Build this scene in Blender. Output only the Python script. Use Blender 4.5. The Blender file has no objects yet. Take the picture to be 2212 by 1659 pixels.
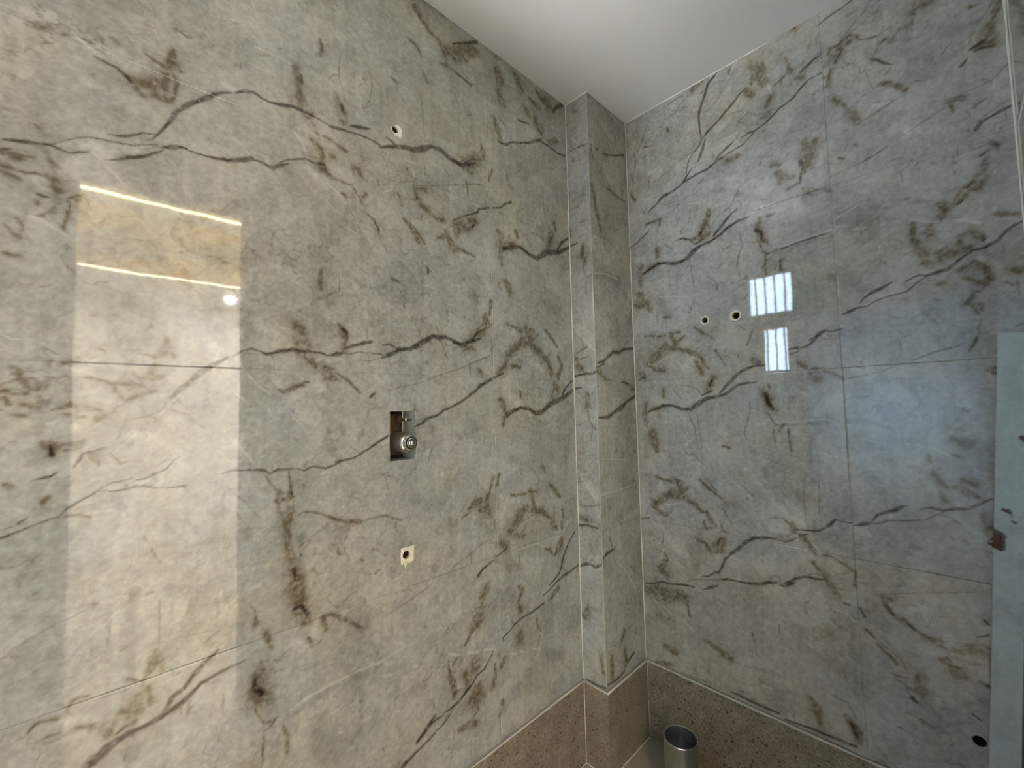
import bpy, bmesh, math, random
import numpy as np
from mathutils import Vector, Matrix

# ------------------------------------------------------------------ camera, world, lights, exposure
S = bpy.context.scene
C = S.collection
cam_d = bpy.data.cameras.new('camera')
cam = bpy.data.objects.new('camera', cam_d); C.objects.link(cam)
cam_d.sensor_width = 36.0
cam_d.lens = 36.0 * 906.257 / 2212.0
cam_d.clip_start = 0.01
fw = Vector((-0.72172955, 0.69011488, 0.05336591))
rt = Vector((0.68997427, 0.72343665, -0.02397743))
up = Vector((0.05515404, -0.01951588, 0.99828711))
cam.matrix_world = Matrix(((rt.x, up.x, -fw.x, 1.08645), (rt.y, up.y, -fw.y, -1.69452),
                           (rt.z, up.z, -fw.z, 1.41548), (0, 0, 0, 1)))
S.camera = cam
S.view_settings.view_transform = 'Standard'
S.view_settings.look = 'None'
S.view_settings.gamma = 1.0
S.view_settings.use_curve_mapping = False
S.view_settings.exposure = 1.22
S.cycles.max_bounces = 8
S.cycles.diffuse_bounces = 5
S.cycles.glossy_bounces = 4
S.cycles.sample_clamp_indirect = 8.0
S.cycles.caustics_reflective = False
S.cycles.caustics_refractive = False
S.cycles.use_denoising = True

world = bpy.data.worlds.new('daylight'); S.world = world
world.use_nodes = True
bg = world.node_tree.nodes['Background']
bg.inputs[0].default_value = (0.62, 0.76, 1.0, 1)
bg.inputs[1].default_value = 0.12

def area(name, loc, rot, sx, sy, power, col, shape='RECTANGLE'):
    d = bpy.data.lights.new(name, 'AREA'); d.shape = shape
    d.size = sx; d.size_y = sy; d.energy = power; d.color = col
    o = bpy.data.objects.new(name, d); C.objects.link(o)
    o.location = loc; o.rotation_euler = rot
    return o
PI = math.pi
# daylight pressing in through the two barred windows of the back wall
area('window_daylight', (-0.55, -4.6, 2.70), (PI/2 - 0.22, 0, -0.22), 1.7, 2.4, 150.0, (0.60, 0.79, 1.0))
area('ceiling_lift_lamp', (-0.95, -4.6, 0.35), (PI/2 + 0.30, 0, -0.25), 2.2, 2.6, 700.0, (0.97, 0.99, 1.0))  # added lamp, aimed up through the windows to brighten the ceiling
# lamp added behind an added pane, for a soft blue glow
area('pane_glow_lamp', (0.80, -2.42, 1.30), (PI/2, 0, 0), 0.36, 0.45, 7.0, (0.54, 0.74, 1.0))
# lamps added out of the mirrored view to light the bedroom; its downlights follow
for lx, ly, lp in ((2.3, 0.55, 120), (3.4, 0.6, 120), (4.5, 0.55, 120), (2.6, -2.7, 38)):
    area('bedroom_fill', (lx, ly, 2.66), (0, 0, 0), 0.5, 0.5, lp, (0.99, 0.96, 0.86))
for ly in (-0.743, -2.75):
    area('downlight_lamp', (4.49, ly, 2.694), (0, 0, 0), 0.07, 0.07, 14.0, (0.92, 0.96, 1.0), 'DISK')

V = {
'LD': '''-1733 2098 20 -1719 2096 50 -1699 2092 42 -1687 2084 61 -1679 2076 77
-1839 1889 19 -1830 1891 54 -1812 1895 74 -1797 1898 45 -1782 1902 52
-1782 1902 46 -1770 1900 34 -1759 1897 24 -1746 1903 41 -1731 1909 12
-1780 1904 18 -1762 1919 16 -1737 1936 22 -1708 1942 23 -1670 1948 21 -1665 1952 18 -1641 1963 19 -1632 1960 16
-1708 1955 12 -1694 1957 35 -1680 1963 54 -1660 1978 31 -1640 1985 16
-1645 1972 19 -1635 1990 44 -1622 2013 48 -1614 2030 56
-1630 1961 22 -1613 1968 106 -1602 1974 75 -1588 1976 23
-1713 1903 12 -1695 1910 32 -1678 1921 83 -1659 1930 76 -1641 1945 34 -1628 1958 19
-1839 1869 17 -1834 1872 48 -1827 1876 14
-1796 1807 37 -1790 1806 57 -1780 1806 13
-1630 1998 54 -1617 2027 59 -1612 2042 85 -1604 2054 73 -1598 2058 23
-1597 2062 94 -1586 2075 99 -1569 2091 91 -1547 2114 101 -1532 2128 62 -1513 2140 37
-1503 2145 49 -1484 2157 70 -1467 2164 71 -1453 2158 40
-1453 2158 52 -1432 2156 57 -1410 2162 112 -1386 2169 98 -1357 2170 61 -1327 2168 36 -1295 2161 28 -1273 2165 90 -1251 2170 34
-1630 1963 32 -1616 1968 90 -1596 1974 36 -1575 1972 30 -1545 1974 56 -1515 1980 94 -1491 1989 115 -1471 2002 95
-1469 2002 46 -1449 2001 54 -1428 1996 87 -1410 2010 93 -1395 2020 41
-1413 2015 24 -1395 2030 33 -1376 2039 38 -1353 2049 43 -1333 2046 39 -1308 2052 40
-1364 2263 31 -1362 2242 58
-1262 2230 97 -1258 2213 73
-1239 2187 44 -1218 2194 110 -1184 2203 51
-1288 2162 84 -1268 2166 81 -1246 2168 39 -1218 2173 40 -1184 2173 46 -1152 2169 52
-1154 2163 52 -1107 2185 126 -1072 2197 129 -1046 2200 155 -1017 2214 224 -983 2239 103 -942 2240 175 -904 2225 148 -859 2223 166
-1136 2202 32 -1118 2197 65 -1105 2190 55
-893 2631 48 -828 2673 80 -791 2699 150
-881 2536 89 -849 2532 77 -814 2528 36
-380 2645 114 -357 2674 174 -323 2699 198
-587 2508 83 -531 2521 69
-896 2225 84 -869 2218 105 -845 2232 134 -804 2254 69
-859 2227 46 -826 2260 61 -800 2270 49
-697 2378 45 -659 2381 101 -628 2404 64 -523 2448 85 -463 2488 116
-468 2480 62 -407 2478 83 -354 2472 66 -312 2480 87
-900 2025 38 -856 2053 52 -801 2081 74 -794 2095 75 -748 2114 71
-730 2119 43 -688 2135 59 -675 2150 74 -636 2172 69
-813 2054 54 -808 2041 101 -825 2022 99
-684 1984 145 -638 2000 157 -598 2012 123 -549 1995 159 -502 1989 172 -452 2025 262 -374 2045 187 -306 2081 139
-384 2048 88 -350 2092 136 -307 2121 93
-908 1624 89 -872 1618 110 -848 1631 106 -823 1638 108 -798 1646 84
-834 1639 50 -808 1667 64 -782 1679 53
-913 1422 76 -876 1437 66 -827 1467 94 -805 1487 114 -753 1511 99
-742 1516 67 -698 1533 55
-687 1386 151 -658 1397 148 -615 1411 130 -571 1404 134 -536 1387 175 -498 1393 164 -448 1424 251 -375 1443 195 -311 1474 132
-380 1450 93 -352 1488 112 -312 1514 88
-826 871 123 -807 888 87 -781 897 70 -759 904 39
-748 912 39 -701 928 60
-321 902 69 -366 866 83 -400 822 106 -417 776 65
-423 768 81 -458 750 79 -488 737 31
-306 765 86 -356 755 84 -403 749 130 -444 739 80 -483 723 47 -521 714 38
-516 683 50 -541 680 82 -581 674 72 -637 672 66 -669 664 64 -696 650 56 -726 640 51 -722 626 29
-767 615 42 -792 590 59 -808 574 65 -842 566 74 -854 552 80 -880 539 111 -911 524 77 -932 518 82 -965 516 31
-965 513 24 -1004 510 77 -1031 499 105
-932 510 25 -969 486 43 -992 480 42
-1822 1219 35 -1804 1226 29 -1786 1235 16 -1773 1239 24 -1757 1243 22
-1757 1244 19 -1747 1256 39 -1732 1266 38 -1716 1274 41 -1707 1280 31
-1803 1241 34 -1794 1247 21
-1706 1283 18 -1692 1290 21 -1678 1293 22 -1660 1297 19
-1659 1291 19 -1644 1294 31 -1630 1301 34 -1614 1308 26 -1601 1322 18 -1592 1330 12
-1706 1279 12 -1691 1274 19 -1674 1276 19 -1660 1281 44 -1646 1279 42 -1623 1272 20 -1604 1270 21 -1582 1269 30
-1792 1309 12 -1780 1311 47 -1769 1314 43 -1761 1319 24
-1741 1327 25 -1734 1338 45 -1729 1349 38 -1719 1352 18 -1702 1356 26
-1770 1366 36 -1768 1354 60
-1607 1449 60 -1596 1463 91 -1585 1474 86
-1769 1363 60 -1767 1348 84
-1585 1474 84 -1577 1482 96 -1561 1500 105 -1549 1511 106 -1539 1519 98 -1524 1529 80 -1512 1537 37
-1506 1537 17 -1495 1546 34 -1481 1556 24
-1481 1556 28 -1466 1560 43 -1455 1556 25 -1439 1550 62 -1422 1553 52 -1410 1559 105 -1386 1565 97 -1360 1563 71 -1321 1562 58 -1296 1555 38 -1269 1561 87 -1260 1568 35
-1245 1580 31 -1224 1589 86 -1201 1598 88 -1177 1603 33
-1262 1627 88 -1251 1620 111 -1249 1598 31
-1358 1487 36 -1345 1488 44
-1260 1573 26 -1234 1587 81 -1211 1592 83 -1175 1602 29
-1309 1558 29 -1288 1558 47 -1277 1563 86 -1254 1564 31 -1245 1563 27 -1222 1569 27 -1187 1570 28 -1146 1568 29
-1153 1559 48 -1136 1568 108 -1113 1579 110 -1099 1587 122 -1064 1591 125 -1045 1599 170 -1016 1619 175 -983 1638 129 -965 1633 154 -940 1638 122 -908 1629 101 -885 1620 103 -861 1622 105
-1151 1596 39 -1128 1598 50 -1105 1588 35
-1280 1284 55 -1235 1291 48 -1196 1309 62 -1167 1327 75 -1138 1342 65
-1048 1366 57 -1028 1371 69 -1011 1385 75 -975 1394 78 -953 1407 85 -928 1416 69 -896 1429 83 -862 1445 73 -809 1481 89 -753 1510 73
-741 1516 47 -697 1532 55
-1189 1449 56 -1175 1461 66
-1520 1286 26 -1503 1291 37 -1470 1289 24 -1441 1284 61 -1429 1276 40 -1410 1283 50 -1399 1281 41 -1374 1281 27 -1355 1274 31 -1334 1281 40 -1304 1272 49 -1271 1282 47
-1388 1229 83 -1383 1224 83
-1377 1047 84 -1375 1023 57
-1377 955 71 -1361 957 97 -1347 935 98
-1455 839 88 -1457 818 110 -1443 798 157
-996 526 68 -1019 506 140 -1056 483 97
-997 477 68 -1036 464 59 -1073 454 90 -1099 445 132
-1547 868 84 -1526 875 78 -1504 878 67 -1475 881 22
-1710 800 176 -1703 807 195 -1682 820 173 -1660 827 120 -1636 829 96 -1612 833 99 -1594 841 109 -1573 850 91 -1551 868 89 -1523 875 79 -1475 881 28
-1609 842 71 -1596 863 97 -1579 871 94 -1563 890 100 -1543 910 90 -1522 922 39
-1675 837 26 -1660 843 41
-1663 928 30 -1651 920 34
-1193 1956 34 -1173 1943 40 -1159 1923 55 -1160 1906 20
-1049 1962 33 -1026 1939 39 -1009 1918 40'''.split('\n'),
'LB': '''-1687 2084 61 -1674 2080 108 -1662 2080 173 -1643 2087 241 -1623 2110 132
-1664 2056 62 -1642 2064 96 -1623 2067 98 -1612 2077 50
-1676 2073 92 -1669 2062 77 -1663 2057 62
-1612 2085 66 -1610 2108 101 -1615 2125 50
-1657 2144 26 -1641 2138 49 -1625 2136 100
-1622 2139 133 -1616 2159 118 -1614 2178 68
-1616 2154 84 -1603 2137 60
-1639 2092 97 -1629 2116 132 -1624 2122 66
-1643 2076 96 -1632 2096 98
-1747 2123 29 -1735 2122 49
-1771 2116 33 -1758 2123 28
-1813 2110 53 -1799 2111 107
-1730 2130 44 -1723 2139 59 -1720 2131 45
-1709 2149 45 -1700 2145 61
-1803 1932 38 -1797 1928 51
-1785 1889 19 -1782 1873 64 -1773 1862 72 -1769 1859 26
-1817 1841 31 -1801 1844 50 -1789 1843 33
-1787 1843 76 -1776 1838 154 -1768 1821 129
-1830 1858 17 -1820 1859 29 -1808 1866 15
-1838 1833 59 -1829 1831 71 -1819 1828 60 -1816 1825 24
-1776 1791 51 -1785 1774 75 -1795 1770 32
-1760 1788 65 -1759 1776 64 -1763 1764 38 -1767 1754 46
-1758 1807 44 -1757 1794 26
-1830 1742 23 -1824 1735 58 -1817 1724 54 -1808 1723 24
-1819 1757 47 -1813 1747 43 -1812 1722 47
-1766 1809 26 -1754 1814 39 -1746 1821 61 -1746 1811 53
-1770 1814 128 -1770 1802 77
-1839 1862 71 -1820 1869 97 -1802 1873 50
-1825 1860 72 -1815 1866 49
-1838 1843 94 -1827 1843 84 -1820 1840 36
-1829 1694 46 -1813 1692 70
-1798 1788 49 -1796 1795 49
-1379 2274 132 -1369 2243 176 -1369 2212 241 -1361 2185 263 -1349 2172 243
-1349 2158 132 -1337 2140 156 -1326 2127 81
-1341 2105 97 -1320 2089 170 -1312 2066 112
-1306 2127 78 -1282 2124 79 -1251 2109 95
-1316 2053 134 -1304 2038 126 -1289 2026 57 -1256 2020 51
-1282 2257 48 -1271 2242 111 -1262 2221 217 -1260 2194 183
-1293 2081 137 -1285 2084 138
-1319 2383 48 -1315 2359 81 -1317 2340 61
-1268 2234 217 -1259 2215 230 -1257 2190 193
-1116 2392 56 -1097 2384 86
-1004 2461 93 -992 2443 81
-1043 2681 189 -1029 2658 285 -1005 2638 160 -981 2617 84 -952 2612 113 -930 2594 235
-927 2587 201 -872 2617 525 -822 2650 401 -788 2664 261
-887 2582 207 -844 2610 235 -799 2651 222
-944 2535 66 -915 2540 154 -894 2537 68
-927 2582 168 -918 2550 134
-1062 2550 48 -1033 2543 123 -1010 2516 75
-690 2645 238 -678 2619 278 -688 2572 173 -672 2535 276
-599 2682 253 -581 2658 382 -555 2638 86
-491 2689 67 -452 2663 229 -411 2662 515
-531 2630 87 -474 2617 225
-543 2573 231 -529 2559 173
-491 2567 177 -487 2534 194 -458 2512 134
-716 2460 189 -696 2422 229 -685 2395 153
-896 2229 84 -869 2223 151 -841 2237 370 -804 2263 416 -777 2289 213
-773 2330 107 -771 2306 193 -766 2284 107
-852 2215 146 -820 2212 116
-406 2500 230 -368 2524 236
-894 2005 282 -849 2017 389 -813 2045 368
-891 1975 188 -881 1989 158
-882 1932 94 -851 1927 64 -813 1924 46
-695 2018 217 -692 1991 217 -697 1957 158 -694 1924 93
-707 2040 144 -687 2030 146
-692 1985 325 -629 2007 302
-413 2110 262 -425 2072 346 -436 2049 257
-395 2161 151 -386 2132 89
-614 2065 153 -610 2047 115
-728 2259 95 -747 2213 72
-909 1623 89 -872 1619 141 -834 1639 252 -793 1672 260 -771 1697 298 -772 1726 186
-859 1612 185 -827 1609 158
-754 1734 81 -750 1767 156 -749 1782 136
-722 1532 169 -698 1548 207
-672 1709 85 -639 1704 80 -605 1695 149
-574 1705 228 -561 1681 206 -553 1656 192
-569 1705 107 -533 1700 94
-514 1689 103 -543 1666 116
-593 1659 224 -642 1621 288 -676 1588 246
-589 1643 225 -553 1646 253 -512 1621 299 -465 1598 202
-460 1591 162 -447 1562 286 -433 1536 246
-652 1562 157 -614 1555 132
-676 1588 211 -689 1563 209 -710 1542 205
-470 1713 106 -431 1684 141 -397 1653 59
-394 1612 110 -374 1573 171 -397 1531 252
-419 1503 207 -410 1480 316 -437 1450 204
-615 1469 91 -614 1444 80
-702 1415 205 -683 1386 207
-675 1870 180 -660 1845 269 -656 1821 182
-860 1094 180 -833 1105 245 -812 1107 187
-809 1079 218 -780 1068 223
-781 1119 191 -783 1091 140 -780 1063 191
-881 1071 77 -857 1080 120
-755 1175 97 -761 1154 142 -771 1125 64
-724 951 198 -705 932 235
-671 1103 89 -639 1098 77 -600 1097 94
-574 1099 220 -562 1073 163 -558 1048 185
-583 1102 58 -538 1095 53
-598 1052 181 -646 1011 314 -684 978 191
-563 1034 185 -513 1018 206 -477 989 117
-457 986 158 -449 955 302 -430 932 121
-656 958 159 -614 948 143
-471 1112 79 -443 1092 184 -409 1057 122
-396 1003 140 -392 976 107
-403 959 139 -400 929 123
-505 880 77 -477 867 101 -449 838 79
-449 841 79 -423 866 306 -406 895 163
-435 714 120 -475 693 78
-649 786 90 -629 766 106 -643 741 91
-506 1186 116 -493 1162 78
-728 1183 99 -737 1150 132
-435 714 158 -484 688 85
-794 821 208 -806 804 185 -825 802 51
-814 784 48 -818 762 136 -830 740 371
-823 738 339 -831 721 236
-854 712 166 -865 694 79 -887 677 48
-845 615 334 -845 590 401
-864 592 79 -861 563 79
-946 660 43 -947 629 62 -934 591 169 -925 549 158
-919 652 95 -933 634 44
-885 591 260 -879 555 228
-840 531 269 -844 502 503 -855 494 266
-841 484 101 -838 460 101 -856 450 67
-761 565 71 -762 542 92 -775 501 211
-651 783 76 -629 770 116 -639 745 77 -653 724 115 -636 696 270
-719 568 197 -737 543 108
-732 437 145 -750 396 50
-648 619 307 -644 599 346
-562 655 65 -558 621 98 -545 596 82
-910 437 128 -882 436 216 -846 425 201
-1720 1350 64 -1715 1343 116 -1709 1326 19
-1774 1363 71 -1770 1360 84 -1769 1351 132
-1765 1364 36 -1740 1365 42 -1728 1367 25
-1820 1307 67 -1814 1303 78
-1696 1347 21 -1679 1325 24 -1669 1328 16
-1644 1183 17 -1618 1127 17
-1611 1201 15 -1599 1180 15
-1759 1242 19 -1737 1242 32 -1719 1234 43
-1777 1270 71 -1768 1279 48
-1731 1487 31 -1721 1484 65 -1704 1479 53 -1694 1472 59 -1682 1454 95 -1677 1445 41
-1694 1475 40 -1675 1474 90 -1654 1472 85
-1669 1483 19 -1651 1472 25 -1638 1461 17
-1674 1445 55 -1657 1453 70 -1645 1457 77 -1633 1461 38
-1659 1536 28 -1643 1532 49 -1638 1529 29
-1634 1529 87 -1621 1540 133 -1615 1556 113 -1614 1568 75
-1641 1496 115 -1633 1513 102
-1649 1487 85 -1633 1489 130 -1620 1493 74
-1609 1539 60 -1604 1533 75
-1772 1427 24 -1759 1431 41 -1746 1436 82 -1731 1433 71 -1711 1427 52
-1714 1411 91 -1706 1416 105
-1753 1419 37 -1741 1417 75 -1729 1415 38
-1815 1421 74 -1801 1419 64
-1825 1450 67 -1819 1439 90
-1776 1367 131 -1766 1364 144
-1765 1370 65 -1750 1365 49
-1744 1368 35 -1729 1373 28
-1752 1355 32 -1729 1361 28
-1755 1511 74 -1747 1513 63
-1783 1539 19 -1770 1532 27 -1759 1526 12
-1712 1540 24 -1702 1536 19
-1811 1495 68 -1806 1476 92 -1792 1463 70
-1816 1501 45 -1809 1495 69
-1828 1461 133 -1801 1457 69
-1807 1439 103 -1788 1436 82
-1372 1628 178 -1364 1608 218 -1360 1588 298 -1356 1569 299
-1348 1554 140 -1341 1542 133 -1329 1526 122
-1273 1639 65 -1262 1623 176 -1258 1601 198 -1260 1579 167
-1304 1520 71 -1284 1521 55
-1300 1504 188 -1282 1498 128
-1273 1509 39 -1251 1496 53 -1216 1462 54
-1413 1470 30 -1400 1463 83 -1378 1471 124 -1360 1481 98
-1578 1406 12 -1566 1395 25 -1555 1384 41
-1606 1426 15 -1584 1415 18
-1307 1525 63 -1296 1521 72 -1280 1519 43
-1305 1499 125 -1296 1508 147
-1278 1511 43 -1249 1496 48 -1232 1477 54 -1216 1462 54
-804 1537 160 -793 1526 129
-716 1441 169 -701 1429 171
-693 1417 137 -703 1353 170
-1437 1272 22 -1423 1249 29 -1409 1234 33 -1399 1227 26
-1388 1277 49 -1387 1256 42 -1385 1230 83
-1416 1237 92 -1406 1216 118 -1392 1212 207 -1383 1216 144
-1416 1214 73 -1406 1186 118 -1400 1171 82
-1379 1216 49 -1379 1181 38
-1392 1191 169 -1386 1178 245 -1386 1161 132
-1395 1164 215 -1391 1140 197 -1391 1112 178 -1388 1082 217 -1382 1052 218 -1373 1021 201
-1373 1021 239 -1369 1000 307 -1367 973 366
-1375 1162 34 -1360 1175 31 -1341 1175 47 -1312 1160 57 -1282 1142 71 -1250 1129 95 -1210 1123 85 -1187 1127 41 -1146 1126 43 -1098 1102 45
-1505 1252 17 -1490 1234 20 -1479 1220 17
-1362 1079 27 -1366 1063 27
-1324 1213 24 -1321 1207 24
-1373 992 371 -1368 962 301 -1359 944 352 -1350 924 245 -1340 911 124
-1316 912 66 -1309 915 77 -1291 911 73 -1263 893 96 -1236 873 93 -1220 854 61
-1309 907 138 -1306 881 102
-1466 999 22 -1456 978 35 -1452 952 124
-1445 864 76 -1443 847 80
-1449 841 244 -1451 820 300 -1449 801 301 -1439 778 248
-1455 777 31 -1449 752 49 -1438 731 41 -1424 729 37
-1413 732 37 -1426 716 41 -1436 713 27
-1436 710 32 -1436 688 41 -1440 671 41 -1437 651 32
-1394 704 47 -1390 677 105 -1389 645 62
-1345 877 74 -1335 858 50
-1433 924 135 -1429 907 113 -1425 889 91
-1678 835 48 -1665 842 82 -1651 845 76
-1736 876 44 -1720 873 66 -1706 867 63 -1697 859 117 -1685 843 137
-1703 866 71 -1681 858 84
-1785 894 32 -1778 903 54 -1765 902 39 -1752 899 56
-1656 865 206 -1648 882 208 -1639 896 103 -1641 907 57
-1670 872 110 -1645 862 125
-1629 868 97 -1631 900 104
-1641 917 76 -1628 932 123 -1622 950 147 -1621 962 58
-1615 941 74 -1612 920 59
-1663 927 55 -1649 919 49
-1738 912 47 -1733 921 57 -1724 924 41 -1714 921 35
-1322 2046 133 -1309 2035 143 -1290 2020 77
-1290 2020 36 -1259 2018 33 -1237 2024 43
-1237 2019 33 -1214 1996 39 -1207 1975 34
-1204 2002 98 -1192 2010 109
-1262 1992 69 -1251 1986 61
-1232 2077 82 -1230 2056 72
-1218 2073 161 -1209 2057 74 -1190 2048 25
-1082 1977 59 -1063 1963 93 -1044 1937 210 -1032 1917 167
-1047 2086 56 -1036 2061 130 -1022 2037 154 -995 2025 140 -965 2007 131 -940 2012 200
-1036 2082 131 -1006 2090 192
-931 1979 134 -918 1958 184 -902 1934 259 -865 1932 114 -841 1929 65 -813 1922 40
-963 1948 89 -941 1962 120
-1100 2047 48 -1087 2016 65
-1001 1849 85 -998 1832 68
-1317 1774 42 -1318 1738 114 -1315 1719 42
-1301 1708 30 -1280 1721 35
-1119 1787 71 -1100 1782 88
-846 2175 60 -840 2128 40
-1069 2132 67 -1050 2108 28'''.split('\n'),
'LW': '''-1846 2125 25 -1834 2124 44 -1823 2125 18
-1814 2123 18 -1797 2125 19
-1756 2123 34 -1741 2113 43 -1722 2104 21
-1806 1766 36 -1791 1763 57 -1774 1752 58 -1756 1741 21
-1772 1853 15 -1762 1848 12
-1729 1909 55 -1715 1898 34
-1708 1889 28 -1695 1875 29 -1678 1856 15
-1611 1836 25 -1592 1821 19
-1570 2092 21 -1566 2085 17
-1597 2062 20 -1593 2061 17
-1540 2054 21 -1531 2047 25
-1520 2046 15 -1502 2032 48 -1489 2026 45 -1476 2008 19
-1554 1959 17 -1539 1950 24 -1522 1936 18
-1426 2072 20 -1404 2069 29 -1389 2058 17
-1378 2104 51 -1363 2089 94 -1353 2067 39
-1419 1994 48 -1411 1987 32
-1539 1956 17 -1503 1950 15
-1468 2275 20 -1415 2280 30 -1386 2276 22
-1444 2019 39 -1436 2002 39
-1053 2137 71 -1044 2124 63
-1080 2157 22 -1012 2163 18
-505 1797 40 -472 1772 41
-610 1794 37 -571 1775 38
-643 1584 50 -612 1604 44
-591 1606 37 -550 1613 31
-643 981 35 -617 996 43 -555 1008 30
-645 909 35 -599 909 65 -545 908 45 -491 880 31
-475 907 35 -401 906 29
-949 680 43 -922 664 69 -902 657 45
-873 652 65 -833 636 101
-806 633 82 -763 616 85
-698 574 89 -668 562 76
-650 564 77 -618 548 55
-581 544 72 -542 525 49
-1748 1272 20 -1741 1272 15
-1734 1243 13 -1710 1241 23 -1686 1240 21
-1767 1276 14 -1755 1267 12
-1763 1267 19 -1763 1257 12
-1718 1301 23 -1702 1302 16
-1831 1557 29 -1820 1550 30 -1808 1549 16
-1764 1512 17 -1748 1502 27 -1728 1496 23 -1710 1487 21 -1703 1483 13
-1761 1569 12 -1753 1547 12
-1772 1406 60 -1767 1406 60
-1577 1482 19 -1574 1477 16
-1562 1502 19 -1559 1497 16
-1541 1521 19 -1537 1514 16
-1476 1503 28 -1457 1481 43 -1432 1457 18
-1507 1466 13 -1491 1453 31 -1472 1434 24
-1506 1362 17 -1484 1335 41 -1463 1305 31
-1530 1339 29 -1507 1310 33
-1521 1377 16 -1497 1388 20 -1457 1380 12
-1519 1356 43 -1513 1352 40
-1121 1555 15 -1017 1561 16
-1460 1155 24 -1458 1153 24
-1385 732 29 -1340 744 40 -1297 746 42 -1231 750 44 -1175 746 46 -1066 757 45
-1164 709 35 -1143 704 42 -1131 697 30
-1129 604 36 -1097 587 37
-1207 620 74 -1190 618 63
-1271 911 21 -1234 909 22
-1274 624 53 -1264 621 38
-1067 693 96 -1050 685 78
-1582 871 25 -1578 865 21
-1548 908 25 -1545 902 21
-1597 861 20 -1592 857 20
-1301 2005 31 -1273 1988 46 -1251 1961 37
-1319 1965 22 -1294 1949 27 -1262 1930 18
-1242 1941 37 -1219 1920 24
-1253 1903 32 -1214 1887 33
-1202 1908 34 -1181 1869 24
-1158 1930 30 -1141 1916 25
-1048 2138 62 -1045 2121 79
-1013 1862 39 -962 1826 41
-1020 1789 39 -975 1786 52
-1140 2038 31 -1122 2049 26'''.split('\n'),
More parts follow.
